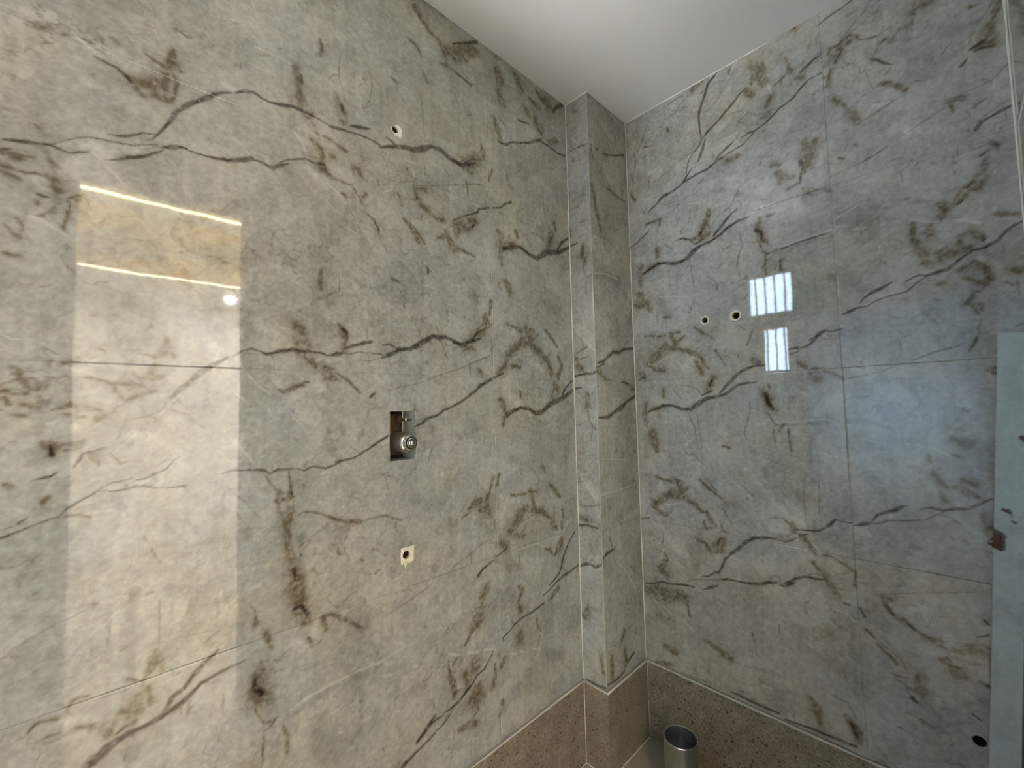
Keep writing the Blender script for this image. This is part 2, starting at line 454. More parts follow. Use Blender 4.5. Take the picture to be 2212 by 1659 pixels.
'LS': '''-1688 2166 16 -1681 2155 25 -1676 2151 13
-1721 2123 33 -1717 2117 33
-1795 1919 13 -1787 1918 21 -1779 1917 12
-1660 1963 12 -1647 1970 16 -1635 1990 13
-1660 1942 12 -1641 1959 19 -1636 1960 13
-1452 2024 19 -1438 2025 24 -1426 2020 20 -1415 2014 16
-1347 2059 26 -1320 2063 31 -1306 2057 22
-1268 2372 25 -1270 2338 39 -1271 2307 24 -1260 2278 34 -1253 2251 24
-1297 2290 38 -1282 2310 29 -1271 2309 24
-1552 2017 14 -1546 2010 14
-1188 2372 21 -1176 2344 37 -1178 2318 32 -1186 2282 42 -1201 2255 26
-1017 2389 24 -1011 2322 33 -1005 2238 27
-1103 2371 23 -1081 2343 29 -1062 2326 23
-1264 2157 19 -1246 2142 14
-903 2239 19 -901 2207 26
-1018 2389 24 -1011 2314 27 -1005 2258 24
-532 2085 41 -484 2084 75 -460 2067 51
-569 2068 63 -538 2033 48 -521 2011 32
-898 2144 25 -853 2158 33 -817 2177 27 -773 2188 42
-846 2177 33 -840 2130 27
-457 2388 26 -456 2284 30 -455 2181 26
-659 2267 61 -655 2251 84
-376 2450 93 -361 2445 103
-768 1672 27 -749 1650 40 -742 1622 40 -758 1603 33
-910 1533 35 -843 1558 40 -774 1585 39
-844 1564 37 -842 1522 37
-622 1585 51 -600 1580 67 -610 1561 51
-532 1485 46 -494 1479 63 -471 1463 48
-578 1469 45 -552 1444 68 -539 1425 31
-700 1874 35 -712 1842 56 -685 1825 36
-466 1920 33 -464 1854 25
-777 1062 32 -752 1035 39 -752 1007 45 -768 997 32
-870 1109 36 -890 1094 47 -910 1062 40 -901 1034 23
-923 927 34 -874 942 36 -822 964 43 -776 977 38
-857 962 48 -853 919 42
-608 994 50 -605 973 50 -631 961 49
-638 890 49 -639 855 49
-545 577 82 -562 538 41
-1139 860 21 -1083 875 25 -1023 892 32 -1001 899 24
-1119 910 21 -1076 909 55 -1065 895 22
-1822 1233 18 -1809 1237 20 -1793 1239 12
-1649 1306 14 -1624 1318 23 -1605 1327 15
-1624 1319 23 -1604 1336 18
-1673 1283 46 -1670 1283 41
-1636 1302 43 -1633 1301 40
-1730 1319 30 -1728 1318 28
-1803 1194 34 -1800 1194 32
-1775 1165 24 -1773 1163 24
-1620 1274 32 -1618 1274 26
-1690 1271 27 -1690 1254 19
-1728 1286 13 -1708 1298 16
-1769 1485 15 -1753 1487 20 -1736 1486 20
-1760 1475 17 -1752 1483 15
-1702 1402 12 -1683 1402 16 -1668 1410 22 -1646 1413 23 -1628 1420 17 -1616 1434 21 -1615 1450 15
-1741 1524 33 -1736 1521 28
-1731 1515 28 -1726 1507 18
-1723 1522 28 -1718 1525 23
-1803 1517 12 -1763 1520 12 -1732 1517 12
-1715 1517 12 -1664 1518 12
-1687 1371 21 -1682 1376 35 -1681 1385 16
-1680 1366 30 -1677 1363 33
-1665 1361 28 -1662 1360 28
-1486 1542 14 -1479 1549 21 -1461 1549 21 -1450 1547 25 -1422 1545 22 -1397 1555 15
-1424 1546 15 -1422 1521 26 -1418 1504 15
-1225 1548 27 -1185 1549 33 -1161 1559 34
-1139 1467 19 -1074 1483 26 -1018 1495 24 -973 1514 28 -893 1538 33 -773 1584 39
-1011 1671 22 -1005 1633 25
-973 1675 23 -968 1647 40
-953 1620 29 -938 1581 52 -919 1561 23
-849 1565 43 -843 1524 43
-943 1445 40 -941 1411 29
-1196 1635 33 -1195 1607 23
-996 1292 70 -1007 1258 59
-1008 1561 27 -1007 1539 22
-871 1482 54 -865 1472 36
-1379 1087 15 -1351 1104 22 -1316 1124 22 -1271 1144 19 -1228 1167 20 -1191 1192 14
-1512 1090 12 -1481 1082 14 -1456 1083 14 -1407 1078 13
-1473 1213 15 -1447 1177 14
-1357 1244 23 -1358 1228 23
-1151 1244 19 -1137 1192 19
-1337 1069 16 -1296 1060 14
-1418 859 37 -1408 852 46 -1397 862 42 -1382 872 24
-1513 831 29 -1514 787 29
-1314 860 36 -1331 856 25
-1159 524 59 -1156 514 48
-1563 934 17 -1543 948 32 -1520 964 26
-1773 874 16 -1762 877 42 -1745 875 23
-1740 908 20 -1731 895 20
-1619 1054 27 -1618 977 27
-1689 1031 25 -1691 994 21
-1816 1028 12 -1788 1047 22 -1759 1059 13
-1750 1061 12 -1723 1070 17 -1709 1076 16
-1711 1077 52 -1706 1076 52
-1636 1074 68 -1630 1072 65
-1589 905 36 -1587 904 37
-1783 1119 31 -1780 1118 28
-1807 1081 30 -1805 1080 27
-1692 824 32 -1690 823 29
-1574 825 62 -1571 821 54
-1659 1032 30 -1658 1031 26
-1714 982 14 -1690 988 16 -1670 990 15 -1623 975 14 -1534 967 17
-1673 981 33 -1666 983 29
-1701 909 18 -1669 907 26 -1657 910 22
-1652 778 38 -1650 777 38
-1242 1953 33 -1228 1931 21 -1214 1907 26 -1207 1886 29
-1129 2074 21 -1075 2088 25
-1053 2087 28 -973 2115 36 -891 2146 35 -779 2187 31
-1008 2166 24 -1007 2135 26
-943 2197 31 -911 2162 25
-1122 2042 24 -1090 2023 22
-1273 1773 22 -1269 1747 33 -1274 1708 33
-1187 1769 22 -1184 1751 38 -1175 1729 34
-1019 1866 22 -1017 1745 22
-1103 1766 21 -1077 1733 21
-1162 2062 41 -1160 2046 51'''.split('\n'),
'LP': '''-1800 2137 162 -1767 2136 225 -1741 2110 288 -1699 2119 273 -1663 2111 190
-1732 2042 228 -1698 2040 298 -1648 2025 251
-1735 1922 83 -1707 1929 171 -1666 1942 90
-1803 1839 123 -1791 1833 188 -1779 1822 127
-1772 1909 52 -1741 1920 82
-1527 2155 148 -1508 2152 94
-1349 2027 193 -1326 2014 241 -1295 1994 180
-804 2624 367 -781 2637 373
-653 2054 374 -620 2026 381
-664 1445 386 -619 1420 325
-703 1634 554 -649 1669 432
-537 1577 347 -496 1554 356
-716 1085 467 -643 1090 491
-733 1040 461 -677 1043 342
-539 1060 376 -474 1061 470
-592 854 579 -503 809 613
-1700 1280 66 -1672 1282 95 -1648 1288 84
-1626 1284 173 -1604 1292 222 -1583 1303 228
-1746 1457 150 -1720 1451 181 -1692 1447 134
-1681 1442 109 -1651 1446 141 -1620 1453 103
-1761 1398 158 -1745 1393 136
-1668 1378 110 -1631 1374 130
-1544 1562 146 -1505 1550 204 -1492 1523 155
-1329 1515 224 -1317 1470 226
-1373 878 216 -1343 847 223
-1331 873 225 -1326 903 176
-1745 893 134 -1723 886 155 -1703 877 106
-1675 936 218 -1646 927 189
-1346 2030 129 -1315 2022 266 -1296 2004 292 -1264 1977 276 -1251 1963 93
-1205 1910 120 -1191 1886 155 -1171 1858 98
-1294 2050 341 -1246 2041 355'''.split('\n'),
'LG': '''-1386 2285 88 -1357 2291 180 -1320 2298 70
-1201 2255 41 -1194 2215 31
-1248 2244 49 -1213 2245 30
-906 2461 80 -879 2452 54
-827 2413 244 -813 2384 316 -818 2346 209
-488 2348 172 -566 2285 244
-837 2079 198 -824 2083 200
-826 1812 129 -816 1786 259 -806 1759 195
-662 480 229 -663 443 229
-528 511 332 -414 458 446
-811 498 137 -802 494 138
-1784 1259 117 -1767 1259 96
-1736 1256 62 -1705 1249 65
-1550 1463 32 -1548 1446 58 -1551 1430 32
-1179 1432 33 -1176 1446 61 -1171 1460 28
-1189 1412 32 -1196 1390 78 -1203 1361 59 -1207 1332 27 -1209 1310 23
-830 1345 186 -794 1341 159
-1518 1277 30 -1514 1247 26 -1517 1203 26 -1516 1167 26 -1512 1097 23 -1514 1045 30
-1362 1115 116 -1358 977 155
-1379 721 144 -1345 728 149 -1297 736 140 -1223 731 167 -1161 735 118
-1505 772 34 -1517 751 58 -1522 733 70 -1531 728 41
-1210 688 85 -1216 634 113
-1218 605 169 -1240 584 110
-1456 699 89 -1450 696 90
-1333 665 504 -1272 583 670
-1654 1086 130 -1654 1045 141 -1655 1008 197 -1656 974 156 -1658 929 93
-1556 1053 54 -1551 1052 55
-1635 1033 49 -1632 1032 50
-1518 1062 48 -1523 1015 56 -1526 973 48
-1577 766 83 -1579 757 62
-1513 814 67 -1513 783 53
-1659 786 263 -1643 781 230'''.split('\n'),
'RD': '''527 2711 28 506 2695 105 483 2678 106 468 2638 106 453 2601 100 443 2578 114 443 2540 78 447 2475 35
616 2583 45 595 2572 71 570 2550 125 542 2532 100 513 2510 81 477 2491 110 453 2472 49
453 2472 49 439 2448 49 414 2428 43 393 2406 43 381 2354 36
463 2464 42 454 2430 83 444 2411 105 432 2384 42
801 2495 62 780 2478 68 762 2461 63 721 2450 76 704 2437 71 677 2418 72 638 2406 68
638 2406 55 616 2411 69 595 2402 25
638 2403 37 597 2375 44 537 2364 46 493 2350 74 466 2338 95 427 2335 63 371 2326 94 350 2314 99 320 2304 89 275 2296 91
569 2405 26 547 2392 85 516 2377 73 496 2356 34
408 2371 35 386 2348 79 368 2328 87
200 2555 57 224 2545 56
844 2669 34 865 2679 66 883 2681 61 907 2685 54 923 2688 54 936 2691 47
844 2504 53 830 2502 41 807 2500 50 792 2491 57 775 2474 57
789 2541 64 808 2551 114 824 2561 96 841 2564 33
845 2739 76 860 2749 92
917 2581 27 892 2568 48
947 2550 38 965 2541 38 984 2536 59
890 2557 40 903 2547 59 894 2533 40 881 2513 32
967 2473 37 985 2460 88 998 2441 68 1017 2425 35
357 2317 80 331 2306 81 305 2301 75
294 2306 83 271 2296 107 256 2284 77
259 2282 54 235 2269 54 211 2255 63
207 2172 55 178 2153 79 149 2135 48 115 2123 41
606 2096 30 565 2092 93 529 2079 102 497 2059 104 465 2046 112 426 2041 102 399 2028 186 370 2005 147 349 1998 131 313 1996 134 274 2010 111 240 2015 121
247 2015 90 212 2002 100 171 1988 47
565 2138 44 537 2123 86 515 2103 103 496 2083 104 476 2063 85
443 2111 81 425 2086 136
347 2093 43 381 2082 49
408 2053 89 437 2065 67
625 2037 119 641 2026 147 643 2001 117
772 2232 121 775 2218 126
776 2206 38 768 2171 55
926 2154 19 951 2162 36 981 2174 30 995 2180 18
698 1945 45 765 1956 37 803 1957 52 844 1961 25
876 2195 76 888 2187 65
1173 2367 53 1192 2373 109 1204 2375 80
1182 2358 49 1194 2360 68 1216 2350 47
1155 2332 75 1167 2344 41
1172 2141 94 1182 2156 106 1198 2162 54 1217 2167 61 1237 2173 41
1201 2081 27 1209 2079 26
1148 1987 47 1159 2004 47
1127 1948 48 1140 1957 35
1166 1831 68 1173 1837 37
1026 1764 38 1039 1769 50 1057 1764 58 1081 1770 76 1098 1773 79 1119 1791 72 1135 1801 52 1148 1811 61 1172 1813 69 1194 1825 77 1208 1843 67 1224 1856 57 1239 1861 39
1006 1757 17 1021 1762 47 1037 1768 50 1057 1763 49 1078 1767 85 1098 1771 83 1118 1790 59
853 1683 24 871 1688 105 890 1698 103 905 1701 37
903 1712 28 914 1728 51 935 1740 100 955 1748 112 974 1759 60 984 1763 22
904 1699 28 921 1700 37 943 1714 36 972 1721 35 1010 1726 47 1028 1742 36 1057 1761 27
1011 1522 13 1057 1541 18 1105 1552 19
1169 1486 90 1168 1475 108
131 1519 47 159 1530 54
472 1447 69 494 1474 99 516 1495 116 536 1514 109
541 1518 78 567 1533 118 596 1542 78 627 1542 51
604 1483 29 565 1481 80 539 1475 90 517 1460 98 490 1442 109 462 1433 120 436 1431 122 414 1425 176 383 1406 193 356 1388 129 321 1388 131 279 1403 107 254 1405 97 235 1405 99
243 1401 80 204 1390 89 170 1375 38
446 1502 64 432 1477 116
405 1442 89 444 1457 58
628 1440 141 632 1410 168 647 1386 122
710 1590 48 733 1595 58
712 1574 37 734 1579 26
705 1588 43 728 1594 71 732 1587 47 768 1600 72 796 1633 121 810 1641 85 825 1635 44 853 1638 53
712 1574 37 727 1577 26
767 1615 46 798 1627 45
689 970 43 706 976 53 732 977 57 760 982 68 776 994 55 790 1007 114 806 1026 83 816 1025 39
819 1023 34 848 1023 42
690 961 27 712 959 42 731 966 26
850 1015 24 864 1019 63 879 1026 129 897 1033 41
897 1039 32 910 1059 76 930 1070 101 953 1081 117 970 1094 57 981 1098 21
899 1032 34 919 1037 40 932 1046 35 970 1052 38 1012 1061 37 1034 1078 32 1056 1095 28
1002 1091 17 1028 1099 61 1054 1096 67 1082 1104 85 1100 1107 80 1111 1115 68 1122 1122 59 1144 1141 44
659 779 60 675 797 59 710 821 63 724 822 57 742 820 56 768 828 55
664 786 60 687 795 37
431 865 45 445 893 76
371 731 27 394 738 59 417 757 52 436 765 70 449 791 95 459 818 94 475 834 50
430 748 26 437 769 38
478 840 93 503 865 104
506 867 115 539 902 113 568 921 93 603 927 85 634 929 50
634 929 22 659 926 44 682 936 48 695 947 21
127 635 46 163 645 60 201 663 59 245 666 86 295 677 84 336 679 48
375 682 60 405 699 111 427 710 45
443 738 38 465 747 94 500 747 49 534 749 90 576 758 110 606 774 108 629 779 56
639 773 55 651 772 82 687 795 37
647 778 39 683 805 59 712 821 63 726 825 57 740 822 57 766 828 55
116 908 47 158 921 53
815 397 124 824 371 123
457 334 56 534 330 106 613 331 65
631 321 57 720 329 80 822 335 93
917 791 67 929 770 80
952 766 57 974 741 64
1052 672 52 1064 671 36
960 545 118 968 537 87
866 704 84 882 686 60
853 765 57 864 741 84
814 766 73 828 765 63
1097 650 85 1111 646 114
1096 765 27 1120 778 64
1113 817 56 1120 808 56
1077 558 39 1093 547 27'''.split('\n'),
'RS': '''308 2681 39 330 2687 62 367 2692 60 388 2684 45
321 2635 46 346 2631 53 362 2651 53 402 2676 59
237 2378 27 302 2395 30 369 2424 29 442 2446 25
587 2470 77 612 2442 44 650 2425 31
641 2471 81 644 2462 74
151 2555 92 157 2513 92 151 2465 58
217 2647 41 194 2589 58 167 2543 50
218 2413 40 220 2355 40
435 2296 104 449 2305 69
339 2561 30 369 2579 30
134 2460 101 144 2409 58
1000 2643 30 993 2644 26
983 2656 26 971 2646 34 959 2628 31 940 2618 35 923 2601 39 908 2584 39
984 2536 30 1000 2537 22 1018 2541 54
1016 2424 25 1008 2401 35
890 2494 43 905 2484 51
955 2442 22 962 2403 29 974 2365 25
1005 2513 62 990 2499 33 978 2482 29 959 2485 19
843 2553 21 870 2559 28 888 2572 20
843 2559 33 848 2576 41
945 2367 63 956 2365 55
931 2355 63 938 2353 48
991 2383 36 997 2392 18
944 2343 18 1016 2313 28
554 2166 44 520 2147 52
270 2095 30 302 2067 81 322 2036 43
380 1999 42 387 1928 48 392 1854 37
393 2197 35 382 2148 49 351 2123 50
572 2048 62 575 1996 49 562 1958 80 554 1912 68 566 1871 24
443 1911 46 479 1879 52 481 1852 83
340 2177 87 347 2178 58
367 1777 69 378 1799 82
184 2269 96 191 2259 88
343 2240 87 350 2234 80
278 2268 53 310 2241 37
348 2121 50 354 2112 43
507 2039 96 515 2034 83
584 2006 30 626 1993 30
850 2142 28 889 2151 22 926 2154 27
892 2216 55 901 2231 30
1021 2075 40 1020 2055 22
735 2269 68 743 2277 68
705 2030 39 715 2033 33
847 2189 31 881 2176 35
1066 2533 56 1068 2511 32
1172 2386 50 1176 2394 62
1121 2389 47 1130 2402 34 1140 2408 26
1001 2404 71 1014 2418 24
923 2281 35 980 2299 62 1015 2311 56 1042 2317 23
1016 2191 27 1044 2202 31 1082 2218 39 1120 2235 21
1149 2251 25 1180 2256 28 1206 2260 27 1219 2271 27 1239 2289 46
1170 2160 24 1199 2175 31 1237 2191 26
961 2418 34 961 2393 34
1026 2508 57 1041 2519 24
1049 2527 37 1060 2527 33
1151 2485 56 1152 2479 51
1176 2209 48 1196 2214 59
1061 2345 36 1088 2331 22
1157 2145 60 1160 2143 60
1202 1805 33 1203 1793 50
1197 1904 30 1206 1882 36
1012 1836 52 1030 1841 21
1152 1619 30 1145 1595 52 1149 1581 26
1009 1521 23 1034 1530 29 1057 1541 32 1086 1550 35 1105 1552 42 1126 1562 15
855 1478 24 901 1485 30 941 1495 40 970 1508 32 996 1516 21
1211 1594 35 1225 1597 34
1057 1748 37 1073 1745 24
991 1581 34 988 1539 26
991 1591 30 1010 1595 21
1002 1488 21 1004 1463 29 1006 1426 25
983 1469 26 1019 1467 29
893 1528 69 898 1525 60
888 1512 56 904 1508 46
1202 1713 61 1212 1700 71
1220 1707 53 1222 1675 42
1065 1692 61 1082 1684 28
1155 1481 55 1158 1478 47
319 1483 31 353 1481 54 383 1469 47 399 1449 73
289 1463 50 320 1431 62
379 1389 40 383 1326 36 392 1233 33
341 1376 38 369 1309 47 373 1256 27
573 1420 35 574 1377 41 560 1334 53 550 1294 65 562 1261 23
440 1304 38 481 1260 43
541 1588 73 544 1578 66
547 1697 49 571 1678 42
575 1624 71 600 1680 47
507 1429 86 513 1425 73
370 1192 100 376 1183 80
799 1619 30 819 1609 35 837 1612 29
816 1628 55 822 1618 54 826 1621 25
991 1583 30 989 1538 38
869 1415 19 884 1418 37 930 1422 27
810 1011 58 820 999 39 835 1000 24
722 832 26 752 840 36 770 834 25
891 817 21 958 840 26 1028 862 28 1109 889 26
1052 1083 32 1071 1079 27
1072 1070 78 1083 1063 69
768 1147 40 764 1040 45
1063 1025 47 1068 1019 47
724 1109 36 724 1006 31
256 977 57 256 963 57 240 951 50
295 679 35 331 708 44 383 720 46 434 735 45 465 747 75
617 798 28 638 801 44 642 791 66
218 867 51 209 820 51
617 998 34 663 1006 27
569 1014 47 589 1020 29
462 1006 106 476 977 43 498 935 31
532 1103 48 567 1068 47
547 1059 89 549 1053 77
537 969 89 539 968 71
492 1131 49 497 1130 49
170 633 75 176 633 75
541 577 67 548 543 48 551 501 45
628 637 63 627 605 49
777 464 108 808 457 68 827 422 55
265 321 45 365 328 84
882 686 32 923 659 40 944 641 48 950 623 96
831 733 43 848 713 28
974 494 61 1001 482 42
943 495 76 954 498 62
808 464 35 821 435 44
1101 699 31 1087 689 27
804 541 49 811 521 34
890 573 18 958 602 17
926 594 67 938 596 53'''.split('\n'),
'RB': '''423 2689 220 444 2698 275 461 2709 179
639 2656 319 671 2624 374
636 2587 108 646 2617 95
621 2570 223 636 2542 220
659 2602 250 679 2565 246
680 2473 169 697 2507 180
665 2443 183 684 2449 180
712 2539 60 739 2554 71
688 2257 158 708 2248 144
699 2221 144 716 2199 244 750 2184 94
542 2338 195 575 2340 159
308 2592 93 314 2570 92
777 2527 107 791 2518 127
921 2583 59 904 2578 107 891 2569 60
924 2581 59 942 2561 134 949 2549 38
892 2568 80 878 2570 89 868 2556 48
898 2556 158 901 2541 110 889 2532 151 881 2511 79
924 2562 128 906 2553 79
871 2543 121 863 2522 129 856 2518 81
877 2497 119 865 2483 108 861 2452 132
850 2485 69 853 2477 60
873 2396 118 892 2370 116
1002 2515 80 1011 2510 54
748 2621 53 751 2594 79 757 2562 144
775 2711 97 782 2692 75
677 2645 140 685 2616 116
729 2536 44 738 2560 22
992 2379 79 1012 2371 53 1024 2346 104
243 2014 189 212 2004 215 167 1987 102
161 2025 198 155 1985 222 157 1935 134
462 2172 134 460 2139 214 443 2117 257 435 2079 338
459 2112 167 454 2080 180
394 2074 173 428 2081 204
318 2091 36 354 2092 71 384 2078 56 407 2053 62
244 2080 152 241 2044 129
638 2080 100 640 2063 106
634 2053 266 633 2029 283 640 2001 281 653 1988 174
633 1991 47 638 1965 64 653 1942 52 680 1944 96
650 1937 46 648 1900 63 650 1869 40
696 1906 95 697 1870 67
197 2204 95 260 2205 114 258 2179 99
151 1902 237 165 1847 234
181 1851 270 196 1822 153
128 1854 159 152 1838 157
255 1779 66 285 1774 51
130 2370 141 145 2333 164
668 2076 116 689 2077 40
785 2293 165 795 2247 352 788 2209 324 780 2186 98
818 2289 161 811 2254 144
770 2190 71 768 2159 76 731 2150 112
709 2220 143 715 2184 170
726 2194 124 753 2189 72
774 2133 81 800 2125 69
804 2118 69 829 2109 67 849 2093 71
776 2120 135 778 2087 107
790 2112 160 799 2108 159
918 2220 74 923 2215 64
1106 2558 135 1091 2562 251
1084 2564 253 1067 2556 116
1064 2556 126 1070 2536 69
1233 2467 159 1227 2448 167 1218 2419 32
1214 2415 180 1208 2396 220 1208 2369 299
1182 2368 122 1215 2353 119
988 2378 105 1002 2372 95 1025 2353 79 1041 2333 146
1126 2247 125 1141 2246 132 1153 2241 82
1129 2235 91 1131 2214 62
886 2384 140 905 2348 76
915 2332 201 925 2290 163
1182 2484 83 1191 2482 70
1200 2091 114 1209 2077 124
1174 2066 50 1198 2078 65
1184 2050 77 1178 2017 249 1172 1996 326 1167 1980 231
1152 1991 176 1138 1968 236 1124 1954 167
1090 1962 82 1104 1944 263 1095 1916 81
1036 1924 94 1033 1897 94 1033 1867 72
1072 1909 91 1056 1888 71
1071 1895 83 1067 1869 124
1042 1865 169 1046 1841 201 1057 1823 137
1054 1797 124 1064 1794 156
1078 1822 89 1100 1830 80
1125 1858 86 1147 1858 184 1166 1841 124
1127 1855 117 1124 1825 117
1088 1807 181 1116 1811 255 1142 1820 153
1217 1740 124 1228 1737 157
1205 1743 39 1219 1736 42
1195 1895 92 1233 1884 89
1128 1740 96 1143 1729 83 1161 1721 123 1175 1729 176 1181 1736 91
1120 1763 117 1146 1771 125
1148 1779 125 1169 1755 167 1180 1734 110
1168 1714 111 1157 1701 63 1141 1695 57 1136 1680 102 1129 1667 126
1135 1664 76 1153 1660 82 1155 1644 44
1138 1656 75 1146 1637 64
1141 1573 41 1138 1557 63 1130 1536 45
1076 1733 121 1088 1735 100
1053 1805 145 1064 1795 123
171 1708 100 191 1709 99 218 1702 90 260 1696 99
282 1707 79 325 1704 84
289 1695 179 302 1662 199 305 1647 234
342 1688 90 317 1670 106
263 1658 254 222 1621 297 178 1582 190
280 1645 252 319 1635 154 353 1625 151 399 1599 146 415 1581 132
405 1595 113 420 1564 151 437 1541 84
388 1570 167 406 1532 185
208 1561 149 249 1554 160
178 1582 168 212 1564 112
148 1543 232 159 1528 192
243 1401 182 204 1391 201 168 1375 99
162 1414 168 152 1366 245 158 1319 152
184 1287 337 190 1251 358 200 1212 170
450 1509 256 436 1483 310 428 1461 194
242 1469 160 242 1440 131
638 1469 101 640 1454 84
621 1449 227 633 1425 295 637 1401 294 654 1380 221
630 1374 51 644 1338 50 657 1330 38
663 1309 71 680 1333 65
649 1327 44 644 1288 50 650 1250 22
691 1313 72 695 1238 53
474 1244 93 493 1239 74
464 1615 77 481 1584 50 498 1544 31
594 1563 175 613 1553 143
391 1715 81 417 1691 99 460 1655 38
771 1518 76 799 1519 60
773 1501 229 785 1481 201
800 1508 85 826 1497 68 853 1477 52
730 1542 89 753 1523 103
1086 1294 212 1103 1281 246
1084 1248 116 1090 1248 115
1029 1249 81 1033 1228 61
727 932 140 749 904 77
734 876 77 764 846 141 798 784 158
769 906 65 795 904 54 824 888 53 848 871 76 845 832 81
1037 1203 121 1049 1173 191 1061 1161 118
1049 1141 119 1059 1123 118
1076 1162 70 1096 1163 61
1093 1183 153 1117 1172 168
1101 1152 170 1123 1137 148
909 815 135 931 812 133
1128 1096 92 1137 1066 165
187 1101 82 221 1094 88 258 1088 128
276 1097 78 323 1089 48
293 1088 209 299 1069 188 302 1042 187
338 1076 75 313 1053 117
263 1047 249 221 1014 292 172 974 150
266 1030 213 312 1030 193 351 1012 155 383 984 132
396 983 111 414 957 149 430 933 96
385 949 72 393 921 88 431 933 45
203 948 147 233 946 159
174 975 128 207 952 110
382 1105 112 416 1076 110 461 1042 38
411 1108 58 441 1073 44
352 874 81 387 862 92 408 834 175
411 835 110 455 845 107
421 856 212 451 888 240
460 896 138 452 854 126
218 787 88 228 762 102 212 734 125 196 713 244
204 708 221 225 696 240
203 622 369 244 627 469 300 627 279
685 988 160 689 974 203
666 1001 33 684 973 59
450 944 63 456 927 107 470 920 93
709 953 158 741 921 128
289 647 114 304 615 96 314 561 69
135 611 529 234 618 589
206 401 232 242 392 300
372 485 84 426 466 267 462 452 174
170 319 142 221 331 157
703 433 101 724 404 218 733 352 132
806 411 137 820 387 234 826 353 203
912 801 121 920 782 121 935 761 97 957 758 143 969 746 94 982 737 57 999 731 113 1013 727 174 1029 731 122
1024 717 53 1040 714 89 1064 715 178
1082 731 292 1116 733 339
1025 679 111 1040 688 101
1043 684 101 1056 656 230 1078 646 118
976 615 129 972 586 116 984 570 205
887 670 78 932 630 89
802 415 135 821 397 236 826 365 236'''.split('\n'),
'RG': '''493 2232 132 542 2223 141
171 2631 502 209 2566 488
481 2242 134 542 2225 160
398 2014 344 430 1985 336
240 1854 336 274 1783 400
855 2013 100 902 2013 217 981 1990 136
880 1991 147 941 1977 210 989 1956 112
858 1987 75 941 1970 116
700 1939 195 765 1946 133 848 1946 150
690 1936 252 720 1936 165
998 2129 68 1022 2131 67
1142 2442 300 1183 2437 269
1095 2448 134 1084 2445 112
1189 2320 80 1200 2315 60
1083 1989 62 1107 1990 89 1135 1993 52
1033 1988 108 1073 1978 125
865 1996 149 967 1976 183
1161 1582 26 1180 1583 72 1202 1585 70 1209 1586 35
987 1452 106 1011 1416 62
981 1712 109 1008 1704 85
947 1680 67 991 1652 56
1041 1655 82 1070 1628 60
675 1330 81 743 1334 129 801 1337 133
757 1289 127 748 1208 153
459 1375 82 456 1311 63
327 1216 137 373 1193 133
852 1338 118 890 1343 183 929 1331 146 965 1312 86
1005 1447 167 1023 1393 82
1041 1236 120 1065 1233 118
1091 1327 84 1104 1322 76
969 1035 320 1025 1048 284
981 1004 274 993 985 230
837 1118 119 838 1063 143
594 965 114 611 942 169
462 446 55 540 453 90 591 459 196 635 461 119
760 551 83 760 509 77
781 707 187 807 687 123
790 622 809 827 573 728
627 415 142 667 420 138
1100 625 250 1099 561 290
948 598 75 950 557 110'''.split('\n'),
'RP': '''685 2571 306 727 2582 328
524 2481 201 555 2491 164
189 2479 570 250 2414 469
552 2251 511 655 2193 593
707 2572 294 723 2581 247
839 2411 242 859 2408 238
190 2051 391 240 2026 341
141 2057 161 150 2054 160
839 2250 288 830 2211 341 816 2200 132
752 2088 219 763 2084 217
1219 2243 250 1227 2210 285
1226 2395 158 1233 2362 175
1015 2338 256 972 2323 312
1112 2182 271 1035 2197 246
1156 1793 170 1182 1756 238 1195 1725 180
1055 1853 167 1085 1837 202
353 1553 376 371 1575 372
195 1438 337 240 1417 328
674 1068 162 697 1035 424 716 996 209
856 1006 281 892 1003 341
549 1163 177 606 1094 255 655 1034 356 698 1001 397
341 938 203 385 965 230
626 965 363 677 975 350
489 816 400 593 836 515
247 852 323 287 810 455
228 578 410 294 578 350
620 734 562 729 780 454
989 695 211 1022 689 267
959 788 194 995 814 167
890 720 183 934 674 133'''.split('\n'),
